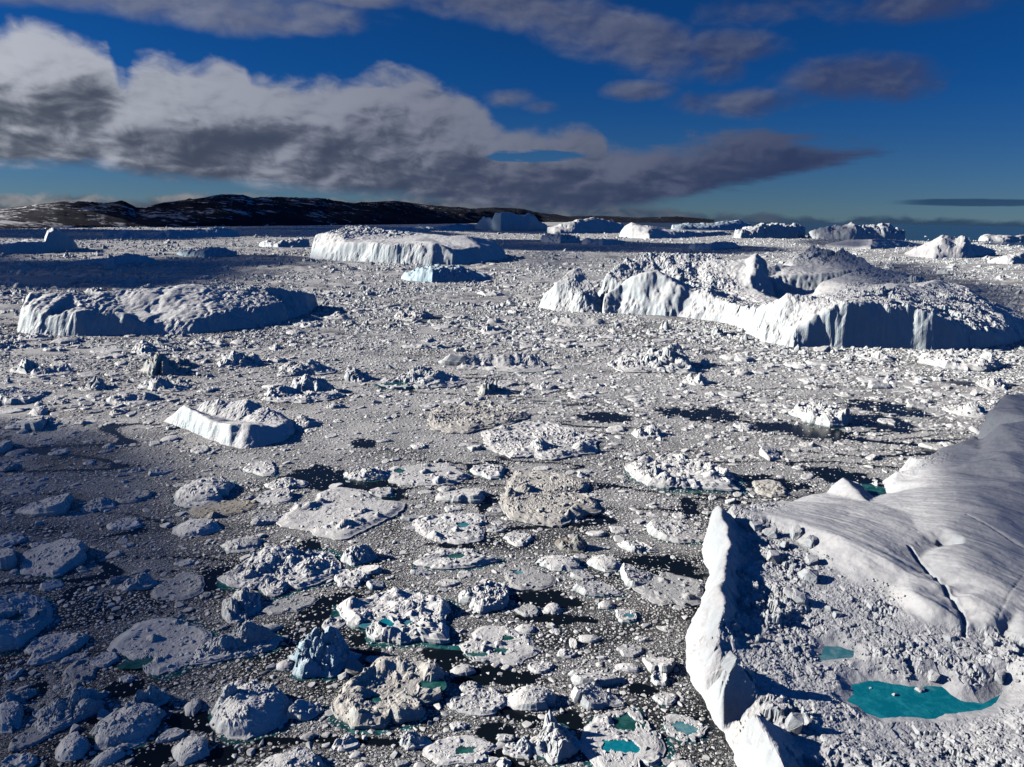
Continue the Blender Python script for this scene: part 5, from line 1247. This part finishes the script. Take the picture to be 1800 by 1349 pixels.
def slush():
    na, nr_ = 480, 760
    az = np.linspace(-0.80, 0.80, na); lr = np.linspace(math.log(70.0), math.log(16000.0), nr_)
    A, Rr = np.meshgrid(az, np.exp(lr))
    X, Y = Rr * np.sin(A), Rr * np.cos(A)
    ld = lead_mask(X, Y); se = sea_edge(X, Y)
    cov = np.clip((1 - ld) * (0.52 + 0.5 * fbm(X / 30, Y / 20, 381, 3) + 0.45 * sstep(170, 420, Rr) - 0.5 * np.clip(fbm(X / 160, Y / 60, 383, 4) + 0.02, 0, 1) * sstep(300, 700, Rr)), 0, 1) * (1 - se)
    hz = 0.02 + 0.0 * X
    farw = sstep(350, 1100, Rr)
    hum = np.clip(blocks(X / 22, Y / 26, 391), 0, 1) * 3.0 * sstep(-0.2, 0.3, fbm(X / 160, Y / 120, 395, 3)) + np.clip(ridged(X / 150, Y / 80, 393, 4) - 0.15, 0, 1) * 5.0 * sstep(800, 1800, Rr)
    hz = hz + farw * hum * (1 - se) * cov
    hz = np.where(se > 0.75, -3.0, hz)
    V = np.stack([X, Y, hz], -1)
    idx = np.arange(na * nr_).reshape(nr_, na)
    q = np.stack([idx[:-1, :-1].ravel(), idx[:-1, 1:].ravel(), idx[1:, 1:].ravel(), idx[1:, :-1].ravel()], 1)
    me = mesh_from('slush', V.reshape(-1, 3), q, M['slush'])
    for nm, arr in (('cover', cov), ('stain', stain_at(X, Y) * 0.8)):
        at = me.attributes.new(nm, 'FLOAT', 'POINT'); at.data.foreach_set('value', arr.ravel().astype(np.float32))
    link('slush', me, kind='stuff', label='grey mash of slush and crushed ice between the floes', category='slush')


slush()

# ------------------------------------------------------------------ brash: packing of loose pieces
CELL = 0.0011
AZ0, AZ1, LR0, LR1 = -0.70, 0.70, math.log(85.0), math.log(7000.0)
NAZ, NLR = int((AZ1 - AZ0) / CELL), int((LR1 - LR0) / CELL)
aa = AZ0 + (np.arange(NAZ) + 0.5) * CELL; ll = LR0 + (np.arange(NLR) + 0.5) * CELL
OCC = np.zeros((NLR, NAZ), bool)
A_, L_ = np.meshgrid(aa, ll)
R_ = np.exp(L_); GX = (R_ * np.sin(A_)).astype(np.float32); GY = (R_ * np.cos(A_)).astype(np.float32)


def window(x, y, rad):
    r = np.hypot(x, y); a = math.atan2(x, y)
    da = rad / max(r, 1.0) * 1.2
    j0, j1 = int((a - da - AZ0) / CELL), int((a + da - AZ0) / CELL) + 1
    i0, i1 = int((math.log(max(r - rad * 1.2, 80)) - LR0) / CELL), int((math.log(r + rad * 1.2) - LR0) / CELL) + 1
    return slice(max(0, i0), min(NLR, max(0, i1))), slice(max(0, j0), min(NAZ, max(0, j1)))


def mark_floe(x, y, a, b, th, R):
    w = window(x, y, max(a, b) * 1.4)
    dx, dy = GX[w] - x, GY[w] - y
    if dx.size == 0: return
    u = (dx * math.cos(th) - dy * math.sin(th)) / a; v = (dx * math.sin(th) + dy * math.cos(th)) / b
    OCC[w] |= np.hypot(u, v) < (R(np.arctan2(v, u)) * 0.93 if R else 1.0)


for f in FLOES: mark_floe(*f)
for poly in FOOT:
    c = poly.mean(0); rad = np.linalg.norm(poly - c, axis=1).max()
    # windows of big bergs: use the bounds of the polygon in azimuth and distance
    rr_ = np.hypot(poly[:, 0], poly[:, 1]); az_ = np.arctan2(poly[:, 0], poly[:, 1])
    i0, i1 = int((math.log(max(rr_.min() * 0.9, 80)) - LR0) / CELL), int((math.log(rr_.max()) - LR0) / CELL) + 1
    j0, j1 = int((az_.min() - AZ0) / CELL), int((az_.max() - AZ0) / CELL) + 1
    w = (slice(max(0, i0), min(NLR, max(0, i1))), slice(max(0, j0), min(NAZ, max(0, j1))))
    if GX[w].size: OCC[w] |= poly_sd(GX[w].astype(float), GY[w].astype(float), poly) > -0.4
LEADM = lead_mask(GX[::2, ::2].astype(float), GY[::2, ::2].astype(float))
SEAM = sea_edge(GX[::2, ::2].astype(float), GY[::2, ::2].astype(float))
THICK = fbm(GX[::2, ::2] / 34.0, GY[::2, ::2] / 22.0, 401, 3)


def sample_half(arr, x, y):
    i = np.clip(((np.log(np.hypot(x, y)) - LR0) / CELL).astype(int) // 2, 0, arr.shape[0] - 1)
    j = np.clip(((np.arctan2(x, y) - AZ0) / CELL).astype(int) // 2, 0, arr.shape[1] - 1)
    return arr[i, j]


def occupied(x, y):
    i = ((np.log(np.hypot(x, y)) - LR0) / CELL).astype(int); j = ((np.arctan2(x, y) - AZ0) / CELL).astype(int)
    ok = (i >= 0) & (i < NLR) & (j >= 0) & (j < NAZ)
    return np.where(ok, OCC[np.clip(i, 0, NLR - 1), np.clip(j, 0, NAZ - 1)], True)


# individually drifting smaller floes fill the list up to about three hundred
rsA = np.random.RandomState(77)
AUTO = 300 - len(HERO)
cands = []
tries = 0
while len(cands) < AUTO and tries < 60000:
    tries += 1
    px = rsA.uniform(10, 1790); py = 1345 - (1345 - 455) * rsA.uniform(0, 1) ** 1.05
    if px > 1200 and py > 800: continue
    t = (py - 440) / 900
    w = rsA.uniform(20, 58) * (0.55 + 0.45 * t) * (1.25 if rsA.rand() < 0.2 else 1)
    h = w * (0.22 + 0.36 * t) * rsA.uniform(0.8, 1.35)
    st = rsA.choice(['flat', 'flat', 'dome', 'peak', 'slab', 'west', 'rubble'])
    hf = {'flat': .18, 'dome': .35, 'peak': .45, 'slab': .35, 'west': .38, 'rubble': .25}[st]
    if py < 640: hf = max(hf, .42)
    P = ground(px, py)
    xs = np.array([ground(px + sx * w * 0.42, py + sy * h * 0.36) for sx, sy in ((0, 0), (-1, 0), (1, 0), (0, -1), (0, 1))])
    if occupied(xs[:, 0], xs[:, 1]).any(): continue
    if sample_half(LEADM, xs[:1, 0], xs[:1, 1])[0] > 0.5 and rsA.rand() < 0.7: continue
    o = place_floe('ice_floe', (px - w / 2, py - h / 2, px + w / 2, py + h / 2), st, hf, 'ice' if rsA.rand() < 0.82 else 'grey', [], rsA.rand() < 0.22, 3000 + tries % 9999)
    mark_floe(*FLOES[-1])
    cands.append((o, px, py, w, st))
WORD = {'flat': 'flat', 'dome': 'rounded', 'peak': 'craggy', 'slab': 'tilted', 'west': 'wedge-like', 'rubble': 'knobbly'}
HEROS = list(LANDMARKS)
info = {}
for o, px, py, w, st in cands:
    k = min(range(len(HEROS)), key=lambda i: math.hypot(HEROS[i][0] - px, (HEROS[i][1] - py) * 1.3))
    dx, dy = px - HEROS[k][0], (py - HEROS[k][1]) * 1.3
    side = ('right of' if dx > 0 else 'left of') if abs(dx) > abs(dy) else ('in front of' if dy > 0 else 'behind')
    info.setdefault((k, side, WORD[st]), []).append((math.hypot(dx, dy), o))
ORD = ['nearest', 'second', 'third', 'fourth', 'fifth', 'sixth', 'seventh', 'eighth', 'ninth']
for (k, side, wd), lst in info.items():
    lst.sort(key=lambda t: t[0])
    for n, (d, o) in enumerate(lst):
        sz = '' if len(lst) == 1 else (ORD[min(n, 8)] + ' ')
        tag(o, f'{sz}{wd} small ice floe {side} the {HEROS[k][2]}', 'ice floe', 'ice floes in the pack')

# loose pieces by size class, the large ones first
rsB = np.random.RandomState(5)
PTS, SCL, ROT, IDX = [], [], [], []
CLASSES = [(11.0, .010), (8.0, .016), (6.0, .022), (4.4, .028), (3.2, .045), (2.4, .060), (1.75, .085), (1.28, .12), (0.93, .17), (0.68, .24), (0.50, .32), (0.36, .42), (0.26, .50)]
for rad, frac in CLASSES:
    rmax = min(7000.0, rad / 0.00078)
    cellw = rad * 2.1
    nxy = None
    x = np.arange(-rmax * math.sin(0.70), rmax * math.sin(0.70), cellw)
    y = np.arange(60, rmax, cellw)
    if len(x) * len(y) > 1.6e6:
        n = int(1.6e6)
        cx = rsB.uniform(x[0], x[-1], n); cy = rsB.uniform(60, rmax, n)
        frac_eff = frac * len(x) * len(y) / n
    else:
        cx, cy = np.meshgrid(x, y); cx, cy = cx.ravel(), cy.ravel()
        frac_eff = frac
    cx = cx + rsB.uniform(-.5, .5, len(cx)) * cellw; cy = cy + rsB.uniform(-.5, .5, len(cx)) * cellw
    r = np.hypot(cx, cy); az = np.arctan2(cx, cy)
    ok = (np.abs(az) < 0.69) & (r > 88) & (r < rmax)
    cx, cy, r = cx[ok], cy[ok], r[ok]
    ld = sample_half(LEADM, cx, cy); se = sample_half(SEAM, cx, cy); tk = sample_half(THICK, cx, cy)
    prob = frac_eff * np.clip(1.0 + 1.1 * tk, 0.25, 2.2) * np.where(ld > 0.5, 0.045 if rad < 1.5 else 0.0, 1.0) * np.where(se > 0.5, 0.03, 1.0)
    prob = prob * (1 + (1.8 if rad < 1.7 else 4.5) * sstep(250, 650, r) * (rad >= 0.9)) * np.where(r < 380, 1.0 if rad < 1.7 else 0.8 if rad < 4 else 0.0, 1.0)
    if rad > 1.6: prob = prob * np.where(r > 450, 0.70, 1.0) * np.clip(0.75 + 2.2 * fbm(cx / 170, cy / 110, 421, 3), 0.25, 2.2)
    prob = prob * np.where(r > rmax * 0.6, 1 - (r / rmax - 0.6) * 1.5, 1.0)
    ok = rsB.rand(len(cx)) < prob
    cx, cy, r = cx[ok], cy[ok], r[ok]
    hit = occupied(cx, cy)
    for k in range(6):
        hit |= occupied(cx + math.cos(k * 1.047) * rad * 0.72, cy + math.sin(k * 1.047) * rad * 0.72)
    cx, cy, r = cx[~hit], cy[~hit], r[~hit]
    # mark
    ii = ((np.log(r) - LR0) / CELL).astype(int); jj = ((np.arctan2(cx, cy) - AZ0) / CELL).astype(int)
    kr = np.maximum(0, np.round(rad * 0.92 / r / CELL)).astype(int)
    for k in np.unique(kr):
        s_ = kr == k
        for di in range(-k, k + 1):
            for dj in range(-k, k + 1):
                if di * di + dj * dj <= k * k + 0.5:
                    OCC[np.clip(ii[s_] + di, 0, NLR - 1), np.clip(jj[s_] + dj, 0, NAZ - 1)] = True
    n = len(cx)
    s = rad * rsB.uniform(0.8, 1.2, n)
    tall = rsB.uniform(0.35, 0.75, n) * np.where(rsB.rand(n) < 0.12, 1.8, 1.0) * (0.75 if rad > 1.5 else 1.0)
    tall = tall * (1 + 1.1 * sstep(350, 800, r) + 0.8 * sstep(900, 1800, r)) * (0.55 if rad > 5 else 0.85 if rad > 3 else 1.0)
    asp = rsB.uniform(0.5, 1.1, n)
    PTS.append(np.c_[cx, cy, -0.10 * s * tall]); SCL.append(np.c_[s, s * asp, s * tall]); ROT.append(np.c_[rsB.uniform(-.16, .16, n), rsB.uniform(-.16, .16, n), rsB.uniform(0, 6.28, n)])
    IDX.append(rsB.randint(0, 14, n) + (100 if rad > 1.6 else 0))
PTS, SCL, ROT, IDX = np.vstack(PTS), np.vstack(SCL), np.vstack(ROT), np.concatenate(IDX)
print('brash pieces', len(PTS))


def chunk_shapes(mat, n=14):
    col = bpy.data.collections.new('brash_shapes')
    obs = []
    for k in range(n):
        rs = np.random.RandomState(900 + k)
        bm = bmesh.new()
        npt = rs.randint(8, 15)
        t = rs.uniform(0, 6.28, npt); up = rs.uniform(0, 1, npt)
        rr = rs.uniform(0.6, 1.1, npt) * (1.0 - 0.35 * up ** 2)
        for a, h, q in zip(t, up, rr):
            bm.verts.new((q * math.cos(a), q * math.sin(a), -0.25 + (0.45 + 0.55 * h * rs.uniform(.4, 1.0)) * (1.0 if h > .3 else 0.3)))
        for a in np.arange(0, 6.28, 1.25):
            q = rs.uniform(.6, 1.0); bm.verts.new((q * math.cos(a + k), q * math.sin(a + k), -0.25))
        res = bmesh.ops.convex_hull(bm, input=bm.verts)
        bmesh.ops.delete(bm, geom=[v for v in bm.verts if not v.link_faces], context='VERTS')
        bmesh.ops.bevel(bm, geom=list(bm.edges), offset=0.03, segments=1, affect='EDGES', clamp_overlap=True)
        me = bpy.data.meshes.new('brash_piece'); bm.to_mesh(me); bm.free()
        me.materials.append(mat)
        o = bpy.data.objects.new('brash_piece', me); o['kind'] = 'helper'
        col.objects.link(o); obs.append(o)
    return col


SHAPES = chunk_shapes(M['brash'])


def scatter(name, P, Sx, Rt, Ix, col, parent=None, **props):
    me = bpy.data.meshes.new(name)
    me.vertices.add(len(P)); me.vertices.foreach_set('co', P.astype(np.float32).ravel())
    for nm, tp, arr in (('piece_scale', 'FLOAT_VECTOR', Sx), ('piece_rot', 'FLOAT_VECTOR', Rt)):
        at = me.attributes.new(nm, tp, 'POINT'); at.data.foreach_set('vector', arr.astype(np.float32).ravel())
    at = me.attributes.new('piece_kind', 'INT', 'POINT'); at.data.foreach_set('value', Ix.astype(np.int32))
    o = link(name, me, parent, **props)
    ng = bpy.data.node_groups.new(name + '_nodes', 'GeometryNodeTree')
    ng.interface.new_socket('Geometry', in_out='INPUT', socket_type='NodeSocketGeometry')
    ng.interface.new_socket('Geometry', in_out='OUTPUT', socket_type='NodeSocketGeometry')
    nn = ng.nodes.new; L = ng.links.new
    gi, go = nn('NodeGroupInput'), nn('NodeGroupOutput')
    iop = nn('GeometryNodeInstanceOnPoints'); ci = nn('GeometryNodeCollectionInfo')
    ci.inputs['Collection'].default_value = col; ci.inputs['Separate Children'].default_value = True; ci.inputs['Reset Children'].default_value = True
    def attr(nm, tp):
        n = nn('GeometryNodeInputNamedAttribute'); n.data_type = tp; n.inputs['Name'].default_value = nm; return n.outputs['Attribute']
    L(gi.outputs[0], iop.inputs['Points']); L(ci.outputs[0], iop.inputs['Instance'])
    iop.inputs['Pick Instance'].default_value = True
    L(attr('piece_kind', 'INT'), iop.inputs['Instance Index'])
    e2r = nn('FunctionNodeEulerToRotation'); L(attr('piece_rot', 'FLOAT_VECTOR'), e2r.inputs[0]); L(e2r.outputs[0], iop.inputs['Rotation'])
    L(attr('piece_scale', 'FLOAT_VECTOR'), iop.inputs['Scale'])
    L(iop.outputs[0], go.inputs[0])
    md = o.modifiers.new('scatter', 'NODES'); md.node_group = ng
    return o


def floe_shapes(mat):
    col = bpy.data.collections.new('small_floe_shapes')
    for k, st in enumerate(['flat', 'dome', 'peak', 'rubble', 'slab', 'flat', 'peak', 'west', 'rubble', 'dome', 'flat', 'peak', 'slab', 'rubble']):
        me, R, lv = floe_mesh(5.0, 5.0, {'flat': 1.6, 'dome': 2.6, 'peak': 4.2, 'rubble': 2.6, 'slab': 3.2, 'west': 3.2}[st], st, 7000 + 11 * k, mat, 8, 22, (), 1.0)
        co = np.zeros(len(me.vertices) * 3, np.float32); me.vertices.foreach_get('co', co)
        co = co.reshape(-1, 3) / 5.0; co[:, 2] *= 1.35
        me.vertices.foreach_set('co', co.ravel()); me.update()
        o = bpy.data.objects.new('small_floe', me); o['kind'] = 'helper'; col.objects.link(o)
    return col


bigp = IDX >= 100
sc2 = SCL[bigp].copy(); pt2 = PTS[bigp].copy(); pt2[:, 2] = -0.02; rt2 = ROT[bigp].copy(); rt2[:, :2] *= 0.25
scatter('drift_ice', pt2, sc2, rt2, IDX[bigp] - 100, floe_shapes(M['ice']), kind='stuff', label='scatter of small hummocky floes across the whole pack', category='drift ice')
PTS, SCL, ROT, IDX = PTS[~bigp], SCL[~bigp], ROT[~bigp], IDX[~bigp]
CHUNKS = {}
for o, (tx, ty, thh, ts), mt, area, sd_, pnd, dist in RUBBLE:
    rs = np.random.RandomState(sd_)
    k = int(np.clip(area * 1.1 * (150 / max(dist, 150)) ** 1.2, 12, 420))
    nring, nseg = tx.shape
    i = np.clip((np.sqrt(rs.rand(k)) * (nring - 3)).astype(int) + 1, 1, nring - 3); j = rs.randint(0, nseg, k)
    f = rs.rand(k)
    x = tx[i, j] * f + tx[i + 1, (j + 1) % nseg] * (1 - f); y = ty[i, j] * f + ty[i + 1, (j + 1) % nseg] * (1 - f); z = thh[i, j] * f + thh[i + 1, (j + 1) % nseg] * (1 - f)
    ok = fbm(x / 5, y / 5, sd_, 2) > -0.22
    for (pu, pv, ru, rv) in pnd: ok &= ((x - pu) / ru) ** 2 + ((y - pv) / rv) ** 2 > 1
    x, y, z = x[ok], y[ok], z[ok]; k = len(x)
    if k < 4: continue
    s = np.minimum(0.19 * max(1, dist / 220) / rs.uniform(0.12, 1, k) ** 0.7, 0.75 * max(1, dist / 350))
    if mt not in CHUNKS: CHUNKS[mt] = chunk_shapes(M[mt], 8)
    scatter('snow_rubble', np.c_[x, y, z - 0.03], np.c_[s, s * rs.uniform(.6, 1.1, k), s * rs.uniform(.6, 1.1, k)], np.c_[rs.uniform(-.4, .4, (k, 2)), rs.uniform(0, 6.28, k)], rs.randint(0, 8, k), CHUNKS[mt], o, kind='stuff')
scatter('brash_ice', PTS, SCL, ROT, IDX, SHAPES, kind='stuff', label='countless small broken ice pieces packed between the floes', category='brash ice')

# ------------------------------------------------------------------ blocks and bits standing on the great berg
def boulder(name, P, s, seed, mat, sx=1.0, sy=1.0, sz=1.0, rot=None):
    rs = np.random.RandomState(seed)
    bm = bmesh.new()
    for i in range(8):
        v = np.array([1 if i & 1 else -1, 1 if i & 2 else -1, 1 if i & 4 else -1]) * rs.uniform(0.45, 0.95, 3) * (0.75 if i & 4 else 1.0)
        bm.verts.new((v[0] * sx, v[1] * sy, v[2] * sz))
    for i in range(4):
        v = rs.normal(size=3); v /= np.linalg.norm(v)
        bm.verts.new((v[0] * sx, v[1] * sy, v[2] * sz))
    bmesh.ops.convex_hull(bm, input=bm.verts)
    bmesh.ops.delete(bm, geom=[v for v in bm.verts if not v.link_faces], context='VERTS')
    bmesh.ops.bevel(bm, geom=list(bm.edges), offset=0.07, segments=1, affect='EDGES', clamp_overlap=True)
    bmesh.ops.triangulate(bm, faces=bm.faces)
    bmesh.ops.subdivide_edges(bm, edges=bm.edges, cuts=1)
    for v in bm.verts: v.co += Vector(rs.uniform(-.035, .035, 3))
    me = bpy.data.meshes.new(name); bm.to_mesh(me); bm.free(); me.materials.append(mat)
    o = link(name, me)
    o.location = (P[0], P[1], P[2] + s * sz * 0.25); o.scale = (s, s, s)
    o.rotation_euler = (rs.uniform(-.25, .25), rs.uniform(-.25, .25), rot if rot is not None else rs.uniform(0, 6.28))
    return o


BLOCKS = [
    (1428, 955, 13, 'big square ice block heading the block row on the corner berg, beside the ramp'),
    (1421, 1018, 17, 'largest square ice block of the corner berg, with a black shadow beside it'),
    (1359, 985, 13, 'pointed ice block alone left of the block row on the corner berg'),
    (1405, 1058, 13, 'pyramid ice block at the near end of the block row on the corner berg'),
    (1387, 1045, 10, 'small ice block touching the pyramid block on the corner berg'),
    (1329, 930, 14, 'ice block nearest the bright rim at the far corner of the corner berg'),
    (1354, 940, 12, 'ice block second from the bright rim at the far corner of the corner berg'),
    (1398, 940, 13, 'ice block at the foot of the snow ramp, left of the big square block'),
    (1428, 990, 11, 'ice block between the big square and the largest block on the corner berg'),
    (1380, 960, 8, 'small ice block behind the pointed block on the corner berg'),
    (1456, 1074, 7, 'left of two small ice blocks on the snow below the ramp'),
    (1472, 1083, 7, 'right of two small ice blocks on the snow below the ramp'),
    (1290, 1106, 9, 'rounded ice block inside the notch of the bright rim'),
    (1334, 1127, 8, 'ice block in the shaded rubble behind the notch of the rim'),
    (1370, 1130, 7, 'small ice block right of the shaded rubble behind the notch'),
    (1395, 1282, 12, 'upright fin of ice near the bottom of the corner berg'),
    (1286, 1168, 11, 'upright fang of ice on the bright rim above its long shadow'),
    (1668, 1125, 8, 'ice block in the rubble left of the smooth slab foot'),
    (1756, 1192, 10, 'ice block at the right tip of the large turquoise pond'),
    (1742, 1135, 9, 'ice block in the rubble under the smooth slab'),
    (1640, 1192, 9, 'ice block on the far shore of the large turquoise pond'),
]
for i, (px, py, s, lab) in enumerate(BLOCKS):
    P = surface('giant', px, py)
    sc = s * np.linalg.norm(P - EYE) / F_PX * 1.15
    o = boulder('ice_block', P, sc, 40 + i * 5, M['snow'], 1, rsB.uniform(.7, 1), 1.5 if 'upright' in lab else rsB.uniform(.75, 1.05))
    tag(o, lab, 'ice block', 'ice blocks on the corner berg')
for i, (px, py, s, lab) in enumerate([(1574, 1222, 6, 'small white ice chunk floating in the middle of the large turquoise pond'), (1618, 1214, 9, 'longer white ice chunk floating near the far shore of the turquoise pond'), (1530, 1210, 3.5, 'tiny white ice bit at the left end of the turquoise pond')]):
    P = ground(px, py, 4.0); sc = s * np.linalg.norm(P - EYE) / F_PX
    o = boulder('ice_chunk', P - np.array([0, 0, 0.1]), sc, 300 + i, M['ice'], 1.0, .6, .55, 0.2)
    tag(o, lab, 'ice chunk', 'ice chunks floating in the pond')

# loose rubble lying on the great berg
H, lo, res = FIELDS['giant']
rsC = np.random.RandomState(9)
px = rsC.uniform(1215, 1800, 9000); py = rsC.uniform(885, 1349, 9000)
d = np.stack([ray(a, b) for a, b in zip(px, py)]); z = np.full(len(px), 7.0)
for _ in range(6):
    t = (z - CAM_H) / d[:, 2]; P = EYE + d * t[:, None]
    z = 0.5 * z + 0.5 * bilinear(H, (P[:, 0] - lo[0]) / res, (P[:, 1] - lo[1]) / res)
rgh = sstep(0.0, 0.35, fbm(P[:, 0] / 9, P[:, 1] / 9, 601, 3) + 0.18)
inside = (z > 5.0) & (z < 10.5) & (rsC.rand(len(z)) < 0.12 + 0.75 * rgh)
ramp_line = (py - 905) - (px - 1345) * 0.46         # below the crest of the ramp only
inside &= (ramp_line > 22) & ~((px > 1600) & (py < 1125 + (px - 1700) * 0.25))
inside &= poly_sd(P[:, 0], P[:, 1], [ground(*q)[:2] for q in giant_outline]) > 13.0
for pl, lev in ((pond_main, 4.0), (pond_small, 5.0)):
    inside &= poly_sd(P[:, 0], P[:, 1], [ground(a, b, lev)[:2] for a, b in pl]) < -0.3
P, z = P[inside], z[inside]
s = 0.16 / rsC.uniform(0.12, 1.0, len(P)) ** 0.75
s = np.minimum(s, 1.1)
scatter('snow_rubble', np.c_[P[:, 0], P[:, 1], z - 0.05], np.c_[s, s * rsC.uniform(.7, 1.1, len(s)), s * rsC.uniform(.6, 1.1, len(s))], np.c_[rsC.uniform(-.4, .4, len(s)), rsC.uniform(-.4, .4, len(s)), rsC.uniform(0, 6.28, len(s))], rsC.randint(0, 14, len(s)), chunk_shapes(M['snow']), giant, kind='stuff')


# ------------------------------------------------------------------ unseen cloud lobes added outside the picture, shaped to shade the ice
def shade_cloud_material():
    mt = bpy.data.materials.new('shade_cloud_vapour'); mt.use_nodes = True
    g = G(mt.node_tree); nt = mt.node_tree; nt.nodes.clear()
    geo = g.node('ShaderNodeNewGeometry'); at = g.node('ShaderNodeAttribute', attribute_name='thick')
    df = g.node('ShaderNodeBsdfDiffuse'); df.inputs[0].default_value = (0.85, 0.85, 0.85, 1)
    tr = g.node('ShaderNodeBsdfTransparent'); mx = g.node('ShaderNodeMixShader'); out = g.node('ShaderNodeOutputMaterial')
    n = g.noise(geo.outputs['Position'], 0.004, 5.0, 0.55)
    f = g.m('MULTIPLY', at.outputs['Fac'], g.ramp(n, 0.25, 0.6, 0.7, 1.15), clamp=True)
    g.put(mx.inputs[0], f)
    nt.links.new(tr.outputs[0], mx.inputs[1]); nt.links.new(df.outputs[0], mx.inputs[2]); nt.links.new(mx.outputs[0], out.inputs[0])
    return mt


M['cloud'] = shade_cloud_material()
ALT = 2500.0
SHADE = [  # picture box to shade, opacity of the cloud added for it, level it falls on
    (-80, 458, 460, 510, .985), (-60, 440, 60, 480, .9), (280, 450, 580, 472, .93), (-60, 404, 430, 424, .96), (380, 402, 800, 420, .96), (800, 397, 985, 412, .95), (-60, 404, 300, 410, .9), (280, 398, 850, 405, .9), (700, 424, 1330, 445, .95), (930, 440, 1010, 476, .6), (1040, 446, 1120, 466, .3),
    (1400, 425, 1600, 500, .8, 52), (1650, 500, 1830, 560, .75), (1440, 420, 1570, 438, .8), (1590, 630, 1980, 980, .78, 18), (1180, 840, 2000, 1480, .30, 8),  # last two boxes: cloud added to tone down the corner berg
]
verts, faces, thick = [], [], []
rsD = np.random.RandomState(3)


def shade_lobe(gx, gy, a, b, th, op, alt=ALT):
    k = alt / SUN_DIR[2]
    c = np.array([gx + SUN_DIR[0] * k, gy + SUN_DIR[1] * k, alt])
    nu, nv = 30, 12
    base = len(verts)
    sd = rsD.randint(1000)
    for i in range(nv + 1):
        ph = -math.pi / 2 + math.pi * i / nv
        for j in range(nu):
            t = 2 * math.pi * j / nu
            w = 1 + 0.22 * float(fbm(np.array([math.cos(t) * 1.5 + sd]), np.array([math.sin(t) * 1.5 + i * 0.12]), sd, 3)[0])
            u, v = math.cos(ph) * math.cos(t) * a * w, math.cos(ph) * math.sin(t) * b * w
            verts.append((c[0] + u * math.cos(th) + v * math.sin(th), c[1] - u * math.sin(th) + v * math.cos(th), c[2] + math.sin(ph) * min(a, b) * 0.16))
            thick.append(1 - math.sqrt(max(0, 1 - op)))
    for i in range(nv):
        for j in range(nu):
            faces.append((base + i * nu + j, base + i * nu + (j + 1) % nu, base + (i + 1) * nu + (j + 1) % nu, base + (i + 1) * nu + j))


for x0, y0, x1, y1, op, *lv in SHADE:
    lv = lv[0] if lv else 0.0
    cx, cy = (x0 + x1) / 2, (y0 + y1) / 2
    c = ground(cx, cy, lv)
    a = 0.5 * np.linalg.norm(ground(x1, cy, lv) - ground(x0, cy, lv)); b = 0.5 * np.linalg.norm(ground(cx, y0, lv) - ground(cx, y1, lv))
    cc = 0.5 * (ground(cx, y0, lv) + ground(cx, y1, lv))
    k = lv / SUN_DIR[2]
    shade_lobe(cc[0] - SUN_DIR[0] * k, cc[1] - SUN_DIR[1] * k, a, b, math.atan2(c[0], c[1]), op, ALT if y1 < 700 else 560.0)
shade_lobe(-164, 160, 84, 200, -0.50, .72, 800)  # added lobes that darken the lower left, lens vignette included
shade_lobe(-190, 150, 80, 190, -0.50, .35, 900)
shade_lobe(-900, 7400, 1700, 2000, 0.0, .9, 5200)
shade_lobe(-2500, 6200, 800, 1000, 0.2, .8, 5200)
me = mesh_from('shade_clouds', np.array(verts), np.array(faces), M['cloud'])
at = me.attributes.new('thick', 'FLOAT', 'POINT'); at.data.foreach_set('value', np.array(thick, np.float32))
link('shade_clouds', me, kind='stuff', label='unseen cloud lobes added to shade the ice, outside the picture', category='shade_clouds')
